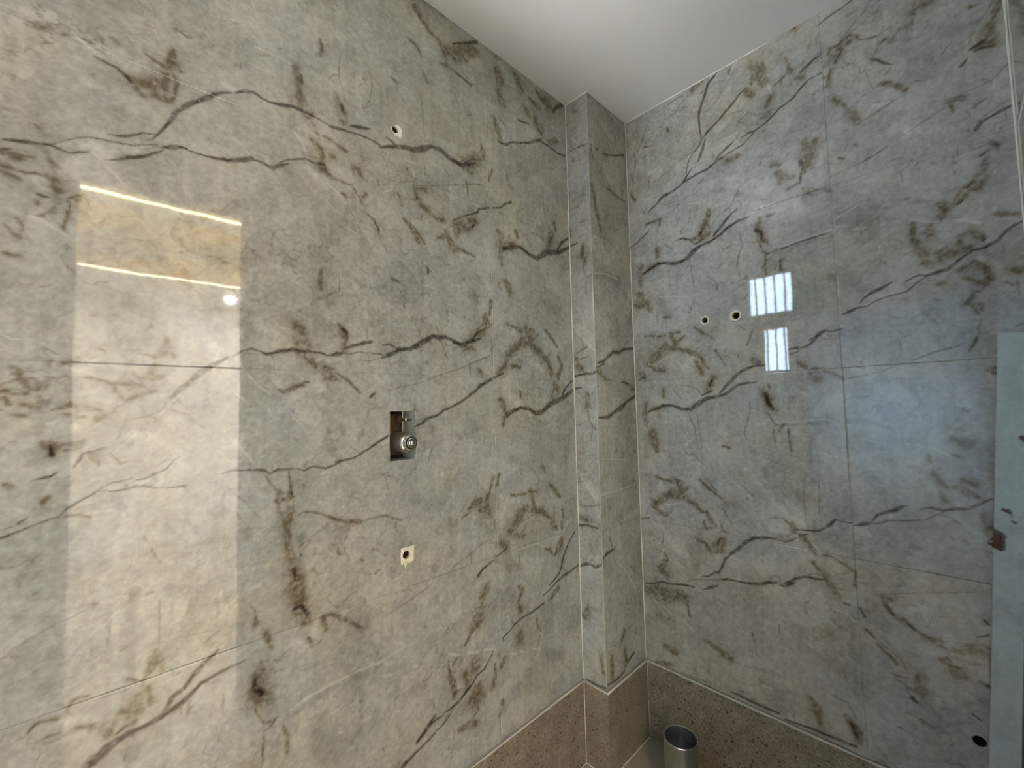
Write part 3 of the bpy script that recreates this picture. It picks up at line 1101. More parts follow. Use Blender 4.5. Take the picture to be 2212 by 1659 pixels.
'RW': '''567 2672 47 580 2694 33
689 2556 67 698 2516 78
357 2625 38 418 2588 29
683 2592 43 701 2580 30
692 2555 68 698 2518 68
845 2470 121 855 2456 100
381 2229 50 434 2213 41
616 2124 30 649 2123 27
344 1805 42 403 1767 34
241 1869 30 346 1850 35 397 1843 47
850 1998 40 881 2010 44 913 2023 34
698 1954 34 766 1963 43 849 1968 40
901 1953 62 925 1943 47
877 1931 24 898 1925 22
856 1849 34 872 1837 29
811 1844 36 826 1839 30
1030 1939 39 1056 1925 50 1084 1911 45
1119 1907 48 1142 1900 74 1166 1880 83
1194 1883 55 1218 1874 40 1240 1866 35
901 1953 62 925 1943 42
1007 1521 17 1086 1518 12
213 1579 45 248 1601 51 311 1615 32
670 1336 33 720 1342 37 793 1351 35
499 1579 31 518 1596 25
467 1612 32 515 1590 28 551 1561 18
740 1512 21 798 1513 30 812 1512 20
901 1287 45 924 1278 31
1031 1273 41 1057 1260 63 1082 1243 50
775 1238 30 825 1225 29
985 1278 21 1031 1271 16
996 1413 21 1027 1335 16
851 1188 42 870 1169 28
947 1139 28 976 1112 25
851 851 52 884 855 32
851 1148 24 870 1130 21
741 935 87 756 919 61
1119 1215 56 1144 1202 25
208 966 37 231 987 47 303 1005 31
592 1134 46 631 1120 33
630 1056 61 662 1026 44
533 833 36 541 823 30
557 821 35 575 805 43 593 786 29
518 1104 36 528 1090 30
372 1173 47 401 1156 33
493 965 31 544 995 24
158 573 66 176 566 56
200 561 74 235 542 64
271 542 71 316 514 69
467 611 31 498 588 31
565 405 81 594 404 58
579 392 51 582 384 51
589 393 44 594 390 36
642 392 32 641 365 28
416 509 49 435 501 40
560 577 37 570 573 33
742 747 26 820 736 36 850 711 24
954 563 44 974 547 26
946 487 27 971 487 17
1033 737 41 1083 749 27
985 820 51 998 810 29
1072 554 28 1092 545 19'''.split('\n'),
'AD': '''-2 2496 26 20 2499 40 52 2497 50 83 2494 83 96 2485 34 114 2493 34
-7 2088 77 14 2089 92 41 2093 53
-7 1533 105 28 1537 87 62 1542 101 95 1540 84 111 1547 88
-6 1481 94 37 1486 71
-8 921 103 48 930 80 96 928 58
-11 753 104 32 775 136 54 780 90 78 773 118 108 793 58
19 319 62 67 317 100 106 326 78'''.split('\n'),
'AS': '''86 2485 39 95 2464 53 109 2442 33
63 1999 52 72 1955 62 88 1932 61
88 1932 71 111 1945 50
79 1916 51 75 1889 61 80 1865 41
4 1620 52 35 1603 62 81 1612 50
42 1704 51 55 1657 61
25 1632 62 60 1647 71 77 1649 60
9 2334 44 5 2237 33
64 1394 50 73 1349 64 86 1331 59 75 1269 44
75 1331 49 102 1318 78
1 1005 62 51 1004 70 100 1020 58
13 1608 104 46 1559 122
49 788 40 60 799 50 81 791 39
7 569 103 18 551 72'''.split('\n'),
'AW': '''25 2558 36 58 2512 35
27 2660 41 58 2628 25
-5 1763 64 50 1689 92 109 1632 79
18 1750 52 63 1725 61 111 1686 49
-5 1153 62 49 1088 80 92 1030 68
17 1139 71 61 1125 50
19 442 41 77 444 40'''.split('\n'),
'AG': '''27 2675 154 64 2647 126
41 2176 107 109 2177 103
33 1240 152 50 1245 120'''.split('\n'),
'AB': '''69 2077 136 64 2036 250 77 1995 155
-1 2166 132 4 2131 109
17 1577 104 31 1557 154
64 1455 220 62 1403 240
10 957 153 43 949 180
35 1565 123 46 1568 122
17 954 173 42 954 150
18 564 204 34 609 152
88 448 216 98 381 166'''.split('\n'),
'AP': '''30 1744 312 99 1656 396
23 1130 254 96 1054 368
16 859 102 22 861 102'''.split('\n'),
'BD': '''-198 2486 43 -155 2497 85 -103 2515 78 -22 2550 92
-282 1583 95 -242 1590 122 -200 1616 137 -165 1637 179 -131 1634 143 -77 1653 148 -6 1661 84
-283 1567 59 -235 1581 61
-286 1362 70 -223 1362 145 -164 1386 170 -120 1399 220 -73 1427 146 -7 1447 152
-128 1409 90 -112 1389 65
-108 1509 92 -54 1503 81
-291 814 80 -263 826 140 -211 831 84
-99 376 141 -148 361 87
-291 336 80 -225 329 107 -171 336 74'''.split('\n'),
'BB': '''-238 2491 120 -216 2492 73
-277 2492 59 -269 2440 88
-281 2317 128 -258 2239 192 -228 2139 193
-283 1550 296 -229 1518 122
-34 1481 272 -12 1481 276
-258 425 198 -259 349 175
-161 415 210 -157 356 186
-183 463 146 -164 487 185'''.split('\n'),
'BS': '''-64 2672 81 -66 2646 47
-80 2618 47 -89 2575 33
-174 2345 163 -110 2332 190 -28 2329 74
-209 2115 104 -203 2083 65
-213 1516 74 -181 1514 75
-184 1216 160 -166 1224 150
-244 880 141 -227 837 119
-103 737 89 -61 698 78
-122 565 101 -116 554 89
-126 490 126 -116 487 127'''.split('\n'),
'BG': '''-201 2127 288 -151 2106 161 -101 2074 83
-276 1940 307 -195 1951 361 -92 1952 342
-125 1071 279 -11 1078 339
-217 554 119 -220 512 107'''.split('\n'),
'BW': '''-283 1948 49 -203 1962 64 -109 1956 54
-297 1057 46 -144 1059 63 -17 1067 54
-288 1201 35 -92 1174 39
-186 778 55 -115 699 76 -70 636 65
-280 615 69 -274 588 52'''.split('\n'),
}
# ------------------------------------------------------------------ measures (metres; corner of the two walls at the origin)
H, HS = 2.709, 0.314            # ceiling, top of the granite skirting
CA, CB = 0.112, 0.297           # boxed pipe column in the corner
YJ, XJ, X3, YB = -0.743, 0.849, 1.2417, -2.0
ROWS = [0.314, 0.914, 1.514, 2.114, 2.709]
GAP, TT = 0.0007, 0.008         # joint, tile thickness
DY0, DY1, DH = -1.827, -1.213, 2.412   # doorway in the third wall

# ------------------------------------------------------------------ materials
def mat(name):
    m = bpy.data.materials.new(name); m.use_nodes = True
    nt = m.node_tree; return m, nt, nt.nodes['Principled BSDF']
def simple(name, col, rough=0.5, metal=0.0, spec=0.5, var=0.12, scale=30.0, bump=0.0, detail=4.0):
    m, nt, b = mat(name)
    tc = nt.nodes.new('ShaderNodeTexCoord'); nz = nt.nodes.new('ShaderNodeTexNoise')
    nz.inputs['Scale'].default_value = scale; nz.inputs['Detail'].default_value = detail
    nt.links.new(tc.outputs['Object'], nz.inputs['Vector'])
    mx = nt.nodes.new('ShaderNodeMix'); mx.data_type = 'RGBA'
    lo = tuple(c * (1 - var) for c in col) + (1,); hi = tuple(min(1, c * (1 + var)) for c in col) + (1,)
    mx.inputs[6].default_value = lo; mx.inputs[7].default_value = hi
    nt.links.new(nz.outputs['Fac'], mx.inputs[0]); nt.links.new(mx.outputs[2], b.inputs['Base Color'])
    b.inputs['Roughness'].default_value = rough; b.inputs['Metallic'].default_value = metal
    b.inputs['Specular IOR Level'].default_value = spec
    if bump:
        bp = nt.nodes.new('ShaderNodeBump'); bp.inputs['Strength'].default_value = bump; bp.inputs['Distance'].default_value = 0.002
        nt.links.new(nz.outputs['Fac'], bp.inputs['Height']); nt.links.new(bp.outputs['Normal'], b.inputs['Normal'])
    return m
def emit(name, col, k):
    m = bpy.data.materials.new(name); m.use_nodes = True; nt = m.node_tree
    nt.nodes.remove(nt.nodes['Principled BSDF']); e = nt.nodes.new('ShaderNodeEmission')
    e.inputs[0].default_value = (*col, 1); e.inputs[1].default_value = k
    nt.links.new(e.outputs[0], nt.nodes['Material Output'].inputs[0]); return m

def printed(name, rough, wave, grain=0.10):
    """glazed face: the print comes from the mesh's colour attribute, the grain from noise"""
    m, nt, b = mat(name)
    at = nt.nodes.new('ShaderNodeAttribute'); at.attribute_name = 'print'
    tc = nt.nodes.new('ShaderNodeTexCoord')
    nz = nt.nodes.new('ShaderNodeTexNoise'); nz.inputs['Scale'].default_value = 420; nz.inputs['Detail'].default_value = 2
    nt.links.new(tc.outputs['Object'], nz.inputs['Vector'])
    mr = nt.nodes.new('ShaderNodeMapRange'); mr.inputs[3].default_value = 1 - grain; mr.inputs[4].default_value = 1 + grain
    nt.links.new(nz.outputs['Fac'], mr.inputs[0])
    vm = nt.nodes.new('ShaderNodeVectorMath'); vm.operation = 'SCALE'
    nt.links.new(at.outputs['Color'], vm.inputs[0]); nt.links.new(mr.outputs[0], vm.inputs['Scale'])
    nt.links.new(vm.outputs[0], b.inputs['Base Color'])
    b.inputs['Roughness'].default_value = rough
    n2 = nt.nodes.new('ShaderNodeTexNoise'); n2.inputs['Scale'].default_value = 14; n2.inputs['Detail'].default_value = 1
    nt.links.new(tc.outputs['Object'], n2.inputs['Vector'])
    bp = nt.nodes.new('ShaderNodeBump'); bp.inputs['Strength'].default_value = 1.0; bp.inputs['Distance'].default_value = wave
    nt.links.new(n2.outputs['Fac'], bp.inputs['Height']); nt.links.new(bp.outputs['Normal'], b.inputs['Normal'])
    return m
M_TILE = printed('polished_marble_tile', 0.035, 0.00010)
M_BATTEN = printed('painted_wood', 0.45, 0.0008, 0.05)
M_GROUT = simple('cement_grout', (0.52, 0.49, 0.43), 0.9, scale=120)
M_WGROUT = simple('white_grout', (0.72, 0.69, 0.60), 0.75, scale=90, bump=0.3)
M_CEIL = simple('ceiling_paint', (0.74, 0.735, 0.71), 0.7, var=0.03, scale=6, bump=0.05)
M_PLASTER = simple('raw_plaster', (0.80, 0.76, 0.62), 0.85, scale=160, bump=0.5)
M_WPLASTER = simple('white_cement', (0.82, 0.80, 0.72), 0.8, var=0.2, scale=220, bump=0.5)
M_BRICK = simple('shaded_cement', (0.030, 0.024, 0.019), 0.95, var=0.5, scale=90, bump=0.8)  # cement darkened: the shade of the valve recess is put into its colour
M_CUT = simple('cut_tile_edge', (0.42, 0.39, 0.34), 0.8, var=0.3, scale=200)
M_DBRASS = simple('dusty_shaded_brass', (0.075, 0.050, 0.028), 0.6, 0.5, var=0.4, scale=120)  # dusty brass, darkened further with the shade of the recess
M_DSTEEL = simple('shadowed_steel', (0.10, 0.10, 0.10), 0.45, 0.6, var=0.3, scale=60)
M_BRASS = simple('aged_brass', (0.26, 0.19, 0.09), 0.42, 1.0, var=0.3, scale=140)
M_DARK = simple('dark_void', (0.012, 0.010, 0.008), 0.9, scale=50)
M_CHROME = simple('dusty_chrome', (0.70, 0.68, 0.65), 0.16, 1.0, var=0.12, scale=120)
M_SATIN = simple('dusty_sleeve', (0.22, 0.17, 0.13), 0.42, 0.45, var=0.22, scale=60)
M_STEEL = simple('galvanised_steel', (0.50, 0.50, 0.50), 0.28, 1.0, var=0.2, scale=24)
M_WOODRAW = simple('exposed_wood', (0.10, 0.045, 0.03), 0.8, var=0.5, scale=180, bump=0.6)
M_PVC = simple('white_pipe', (0.75, 0.72, 0.62), 0.5, var=0.08, scale=60)

def granite():
    m, nt, b = mat('speckled_granite')
    tc = nt.nodes.new('ShaderNodeTexCoord')
    n1 = nt.nodes.new('ShaderNodeTexNoise'); n1.inputs['Scale'].default_value = 14; n1.inputs['Detail'].default_value = 5
    n2 = nt.nodes.new('ShaderNodeTexNoise'); n2.inputs['Scale'].default_value = 150; n2.inputs['Detail'].default_value = 3
    n3 = nt.nodes.new('ShaderNodeTexNoise'); n3.inputs['Scale'].default_value = 75; n3.inputs['Detail'].default_value = 2
    for n in (n1, n2, n3): nt.links.new(tc.outputs['Object'], n.inputs['Vector'])
    r1 = nt.nodes.new('ShaderNodeValToRGB'); e = r1.color_ramp.elements
    e[0].position = 0.3; e[0].color = (0.20, 0.165, 0.12, 1); e[1].position = 0.7; e[1].color = (0.29, 0.25, 0.20, 1)
    nt.links.new(n1.outputs['Fac'], r1.inputs[0])
    r2 = nt.nodes.new('ShaderNodeValToRGB'); e = r2.color_ramp.elements
    e[0].position = 0.30; e[0].color = (0.62, 0.60, 0.58, 1); e[1].position = 0.72; e[1].color = (1.35, 1.35, 1.33, 1)
    nt.links.new(n2.outputs['Fac'], r2.inputs[0])
    r3 = nt.nodes.new('ShaderNodeValToRGB'); e = r3.color_ramp.elements
    e[0].position = 0.30; e[0].color = (0.35, 0.30, 0.27, 1); e[1].position = 0.37; e[1].color = (1, 1, 1, 1)
    nt.links.new(n3.outputs['Fac'], r3.inputs[0])
    a = nt.nodes.new('ShaderNodeVectorMath'); a.operation = 'MULTIPLY'; c = nt.nodes.new('ShaderNodeVectorMath'); c.operation = 'MULTIPLY'
    nt.links.new(r1.outputs[0], a.inputs[0]); nt.links.new(r2.outputs[0], a.inputs[1])
    nt.links.new(a.outputs[0], c.inputs[0]); nt.links.new(r3.outputs[0], c.inputs[1])
    nt.links.new(c.outputs[0], b.inputs['Base Color']); b.inputs['Roughness'].default_value = 0.35
    return m
M_GRANITE = granite()
M_FLOOR = simple('tan_floor_tile', (0.30, 0.26, 0.20), 0.3, var=0.18, scale=25, detail=6)

# ------------------------------------------------------------------ helpers
def finish(o, kind=None, label=None, cat=None, group=None, parent=None):
    if kind: o['kind'] = kind
    if label: o['label'] = label
    if cat: o['category'] = cat
    if group: o['group'] = group
    if parent: o.parent = parent
    return o
def mesh_obj(name, bm, m, smooth=False):
    me = bpy.data.meshes.new(name); bm.to_mesh(me); bm.free(); me.materials.append(m)
    if smooth: me.polygons.foreach_set('use_smooth', [True] * len(me.polygons))
    o = bpy.data.objects.new(name, me); C.objects.link(o); return o
def box_bm(bm, x0, x1, y0, y1, z0, z1, bev=0.0):
    vs = [bm.verts.new((x, y, z)) for x in (x0, x1) for y in (y0, y1) for z in (z0, z1)]
    fs = [(0, 1, 3, 2), (4, 6, 7, 5), (0, 4, 5, 1), (2, 3, 7, 6), (0, 2, 6, 4), (1, 5, 7, 3)]
    faces = [bm.faces.new([vs[i] for i in f]) for f in fs]
    if bev:
        es = list({e for f in faces for e in f.edges})
        bmesh.ops.bevel(bm, geom=es, offset=bev, segments=2, affect='EDGES', profile=0.6)
def box(name, x0, x1, y0, y1, z0, z1, m, bev=0.0):
    bm = bmesh.new(); box_bm(bm, min(x0, x1), max(x0, x1), min(y0, y1), max(y0, y1), z0, z1, bev)
    bmesh.ops.recalc_face_normals(bm, faces=bm.faces)
    return mesh_obj(name, bm, m)
def lathe(name, prof, m, axis='X', n=40, closed=False, cap0=True, cap1=True):
    """prof: (distance along the axis, radius); flat shaded across creases by doubled rings"""
    bm = bmesh.new(); rings = []
    for d, r in prof:
        ring = []
        for i in range(n):
            a = 2 * PI * i / n; u, v = r * math.cos(a), r * math.sin(a)
            ring.append(bm.verts.new((d, u, v) if axis == 'X' else ((u, d, v) if axis == 'Y' else (u, v, d))))
        rings.append(ring)
    pairs = list(zip(rings, rings[1:])) + ([(rings[-1], rings[0])] if closed else [])
    for A, B in pairs:
        for i in range(n): bm.faces.new((A[i], A[(i + 1) % n], B[(i + 1) % n], B[i]))
    if not closed:
        if cap0: bm.faces.new(rings[0])
        if cap1: bm.faces.new(rings[-1])
    bmesh.ops.recalc_face_normals(bm, faces=bm.faces)
    o = mesh_obj(name, bm, m, True)
    o.data.set_sharp_from_angle(angle=math.radians(32)) if hasattr(o.data, 'set_sharp_from_angle') else None
    return o

# ------------------------------------------------------------------ numpy noise and the tile print
rng = np.random.default_rng(7)
def vnoise(shape, cell, seed, cellv=None):
    r = np.random.default_rng(seed); h, w = shape; cv = cellv or cell
    gh, gw = int(h / cv) + 4, int(w / cell) + 4
    g = r.random((gh, gw)).astype(np.float32)
    y = np.arange(h, dtype=np.float32) / cv; x = np.arange(w, dtype=np.float32) / cell
    yi = y.astype(int); xi = x.astype(int); fy = y - yi; fx = x - xi
    fy = (fy * fy * (3 - 2 * fy))[:, None]; fx = (fx * fx * (3 - 2 * fx))[None, :]
    a = g[yi][:, xi]; b = g[yi][:, xi + 1]; c = g[yi + 1][:, xi]; d = g[yi + 1][:, xi + 1]
    return (a * (1 - fx) + b * fx) * (1 - fy) + (c * (1 - fx) + d * fx) * fy
def fbm(shape, cell, seed, oct=4, gain=0.55):
    s = np.zeros(shape, np.float32); amp, tot = 1.0, 0.0
    for k in range(oct):
        s += amp * vnoise(shape, max(cell / 2 ** k, 1.01), seed + 31 * k); tot += amp; amp *= gain
    return s / tot - 0.5
def smooth(a, b, x):
    t = np.clip((x - a) / (b - a), 0, 1); return t * t * (3 - 2 * t)

def worley(shape, cell, seed, warp=None):
    """nearest and second nearest point distance (in cells) and a random tone per cell"""
    r = np.random.default_rng(seed); h, w = shape; gh, gw = int(h / cell) + 5, int(w / cell) + 5
    jx = r.random((gh, gw)).astype(np.float32); jy = r.random((gh, gw)).astype(np.float32); tn = r.random((gh, gw)).astype(np.float32)
    Y, X = np.mgrid[0:h, 0:w].astype(np.float32); Y = Y / cell + 2; X = X / cell + 2
    if warp is not None: X = X + warp[0] / cell; Y = Y + warp[1] / cell
    X = np.clip(X, 1.01, gw - 2.01); Y = np.clip(Y, 1.01, gh - 2.01)
    xi = X.astype(int); yi = Y.astype(int); f1 = np.full(shape, 9, np.float32); f2 = f1.copy(); t = np.zeros(shape, np.float32)
    for dy in (-1, 0, 1):
        for dx in (-1, 0, 1):
            cx, cy = xi + dx, yi + dy
            d = np.hypot(cx + jx[cy, cx] - X, cy + jy[cy, cx] - Y)
            near = d < f1; f2 = np.where(near, f1, np.minimum(f2, d)); t = np.where(near, tn[cy, cx], t); f1 = np.where(near, d, f1)
    return f1, f2, t
BASE = np.array((0.350, 0.344, 0.312), np.float32)
class Print:
    """the printed face of one wall as a raster in wall metres (u along the wall, v up)"""
    def __init__(s, key, u0, u1, v0, v1, seed, res=0.002, fleck=0):
        s.u0, s.v0, s.res = u0, v0, res
        s.w = int((u1 - u0) / res) + 3; s.h = int((v1 - v0) / res) + 3
        sh = (s.h, s.w); k = 0.002 / res
        s.wx = fbm(sh, 18 * k, seed, 4, 0.7) * 0.0075; s.wy = fbm(sh, 18 * k, seed + 99, 4, 0.7) * 0.0075
        s.m = {t: np.zeros(sh, np.float32) for t in 'DSBWPGH'}
        s.seed, s.k = seed, k
        n_mid = fbm(sh, 9 * k, seed + 5, 3, 0.7); n_fine = fbm(sh, 4 * k, seed + 9, 2, 0.8); n_big = fbm(sh, 22 * k, seed + 15, 3, 0.6)
        s.noise = (n_mid, n_fine, n_big)
        wv = (fbm(sh, 30 * k, seed + 61, 4, 0.7) * 26 * k, fbm(sh, 30 * k, seed + 62, 4, 0.7) * 26 * k)
        f1, f2, s.ct = worley(sh, 7.0 * k, seed + 63, (wv[0] * .5, wv[1] * .5)); s.ce = smooth(0.16, 0.02, f2 - f1)
        g1, g2, s.bt = worley(sh, 46.0 * k, seed + 64, (wv[0] * 1.6, wv[1] * 1.6)); s.be = smooth(0.045, 0.0, g2 - g1)
        e1, e2, s.mt = worley(sh, 19.0 * k, seed + 65, wv); s.me = smooth(0.10, 0.0, e2 - e1)
        for t in 'PGBWSD':
            for row in V.get(key + t, ()):
                a = np.array([float(x) for x in row.split()]).reshape(-1, 3)
                s.stroke(t, a[:, 0] / 1000, a[:, 1] / 1000, a[:, 2] / 10000)
        r = np.random.default_rng(seed + 3)
        for i in range(fleck):                                   # small pale scratches running down to the right
            u, v = u0 + r.random() * (u1 - u0), v0 + r.random() * (v1 - v0)
            L = 0.006 + 0.022 * r.random() ** 2; an = math.radians(-42 + 16 * r.standard_normal())
            s.stroke('W', np.array((u, u + L * math.cos(an))), np.array((v, v + L * math.sin(an))), np.array((0.0018, 0.0014)), 0.30 + 0.35 * r.random())
        for i in range(fleck // 2):
            u, v = u0 + r.random() * (u1 - u0), v0 + r.random() * (v1 - v0)
            L = 0.004 + 0.03 * r.random() ** 3; an = math.radians(r.choice((-60, 30, 75, 95, 10)) + 20 * r.standard_normal())
            s.stroke('S', np.array((u, u + L * math.cos(an))), np.array((v, v + L * math.sin(an))), np.array((0.0026, 0.0014)), 0.25 + 0.35 * r.random())
        s.compose()
    def stroke(s, t, U, W_, wd, gain=1.0):
        hw = wd / 2 * (1.15 if t == 'D' else 1.12 if t == 'B' else 1.0)
        floor_w = 0.6 * s.res
        soft = {'D': 1.25, 'S': 1.5, 'B': 1.7, 'W': 1.5, 'P': 1.6, 'G': 1.7}[t]
        if t in 'PG': hw = hw * 1.1
        pad = hw.max() * (soft if t not in 'BD' else 3.6) + 0.012
        x0 = max(int((U.min() - pad - s.u0) / s.res), 0); x1 = min(int((U.max() + pad - s.u0) / s.res) + 2, s.w)
        y0 = max(int((W_.min() - pad - s.v0) / s.res), 0); y1 = min(int((W_.max() + pad - s.v0) / s.res) + 2, s.h)
        if x1 <= x0 or y1 <= y0: return
        sl = (slice(y0, y1), slice(x0, x1))
        jig = {'D': 0.55, 'S': 0.45, 'B': 1.25, 'W': 0.3, 'P': 2.6, 'G': 2.6}[t]
        X = s.u0 + np.arange(x0, x1) * s.res; Y = s.v0 + np.arange(y0, y1) * s.res
        PX = X[None, :] + s.wx[sl] * jig; PY = Y[:, None] + s.wy[sl] * jig
        q = np.full(PX.shape, 9.0, np.float32); o = np.zeros(PX.shape, np.float32)
        for i in range(len(U) - 1):
            ax, ay, bx, by = U[i], W_[i], U[i + 1], W_[i + 1]
            dx, dy = bx - ax, by - ay; L2 = dx * dx + dy * dy + 1e-12
            tt = np.clip(((PX - ax) * dx + (PY - ay) * dy) / L2, 0, 1)
            d = np.hypot(PX - ax - tt * dx, PY - ay - tt * dy)
            w = hw[i] + (hw[i + 1] - hw[i]) * tt; we = np.maximum(w, floor_w)
            qq = d / we; better = qq < q
            q = np.where(better, qq, q); o = np.where(better, w / we, o)
        nm, nf, nb = (n[sl] for n in s.noise)
        if t == 'D': m = smooth(1.22, 0.55, q + 0.9 * nf + 0.5 * nm) * np.clip(0.84 + 0.75 * nf + 0.7 * nm, 0.3, 1)
        elif t == 'S': m = smooth(1.45, 0.35, q + 0.7 * nf) * np.clip(0.72 + 0.9 * nm, 0.15, 1)
        elif t == 'B': m = smooth(1.5, 0.5, q + 1.5 * nm + 0.8 * nb) * np.clip((0.52 + 0.5 * s.ct[sl]) * (1 - 0.45 * s.ce[sl]) + 0.9 * nm + 0.9 * nf, 0.20, 0.95)
        elif t == 'W': m = smooth(1.35, 0.3, q + 0.9 * nf) * np.clip(0.85 + 0.9 * nm, 0.2, 1)
        elif t == 'P': m = smooth(1.5, 0.35, q + 1.0 * nb) * np.clip(0.75 + 0.8 * nb + 0.4 * nm, 0, 1)
        else: m = smooth(1.6, 0.2, q + 1.0 * nb) * np.clip(0.8 + 0.8 * nm, 0, 1)
        if t in 'BD':                                            # brown breath around the patch
            hk = 3.4 if t == 'B' else 2.6
            hm = smooth(hk, 0.4, q + 1.6 * nm + 1.8 * nb) * np.clip(0.55 + 1.9 * nm + 0.8 * nf, 0.0, 1) * (0.80 if t == 'B' else 0.45)
            s.m['H'][sl] = np.maximum(s.m['H'][sl], (hm * o).astype(np.float32))
        m = (m * o * gain).astype(np.float32)
        s.m[t][sl] = np.maximum(s.m[t][sl], m)
    def compose(s):
        sh = (s.h, s.w); k = s.k; sd = s.seed
        big = fbm(sh, 150 * k, sd + 21, 3, 0.6); mid = fbm(sh, 40 * k, sd + 22, 4, 0.65); fine = fbm(sh, 5 * k, sd + 23, 3, 0.9)
        streak = vnoise(sh, 5 * k, sd + 24, 90 * k) - 0.5
        warm = fbm(sh, 110 * k, sd + 27, 3, 0.6)
        t = 1 + 0.34 * big + 0.38 * mid + 0.55 * fine + 0.12 * streak
        t += 0.20 * (s.bt - 0.5) + 0.12 * (s.mt - 0.5) + 0.08 * (s.ct - 0.5)      # faint breccia: angular steps of tone
        grain = np.random.default_rng(sd + 43).standard_normal(sh).astype(np.float32); grain = (grain + np.roll(grain, 1, 0) + np.roll(grain, 1, 1)) * 0.33
        t += 0.06 * grain
        where = smooth(-0.12, 0.12, fbm(sh, 120 * k, sd + 45, 2)); where2 = smooth(-0.12, 0.12, fbm(sh, 95 * k, sd + 46, 2))
        crack = np.clip(s.be * np.clip(0.5 + 2.2 * fbm(sh, 16 * k, sd + 47, 2), 0, 1) * where + 0.7 * s.me * where * where2 * np.clip(0.3 + 2.5 * fbm(sh, 12 * k, sd + 48, 2), 0, 1), 0, 1)
        pale = s.me * where2 * (1 - where) * np.clip(0.35 + 2.5 * fbm(sh, 14 * k, sd + 49, 2), 0, 1)
        c = BASE[None, None, :] * t[..., None]
        c = c * (1 + warm[..., None] * np.array((0.11, 0.03, -0.20), np.float32))
        blotch = smooth(0.10, 0.32, fbm(sh, 30 * k, sd + 51, 4, 0.7)) * smooth(-0.05, 0.2, fbm(sh, 160 * k, sd + 52, 2))
        M = {q: v[..., None] for q, v in s.m.items()}
        c = c * (1 - blotch[..., None] * np.array((0.22, 0.27, 0.34), np.float32))
        c = c * (1 - crack[..., None] * np.array((0.44, 0.50, 0.57), np.float32)) * (1 + 0.28 * pale[..., None])
        c = c * (1 - M['G'] * 0.24)
        c = c + M['P'] * (c * np.array((0.23, 0.25, 0.27), np.float32))
        c = c * (1 - M['H'] * np.array((0.33, 0.38, 0.48), np.float32))
        c = c * (1 - M['B'] * np.array((0.56, 0.63, 0.74), np.float32))
        c = c * (1 - M['S'] * np.array((0.50, 0.56, 0.62), np.float32))
        c = c * (1 - M['D'] * np.array((0.83, 0.86, 0.88), np.float32))
        wm = M['W'] * 0.46
        c = c * (1 - wm) + wm * np.array((0.68, 0.66, 0.60), np.float32)
        s.c = np.clip(c, 0.01, 0.9).astype(np.float32)
    def sample(s, u, v):
        x = np.clip((u - s.u0) / s.res, 0, s.w - 1.01); y = np.clip((v - s.v0) / s.res, 0, s.h - 1.01)
        xi = x.astype(int); yi = y.astype(int); fx = (x - xi)[:, None]; fy = (y - yi)[:, None]
        c = s.c
        return (c[yi, xi] * (1 - fx) + c[yi, xi + 1] * fx) * (1 - fy) + (c[yi + 1, xi] * (1 - fx) + c[yi + 1, xi + 1] * fx) * fy

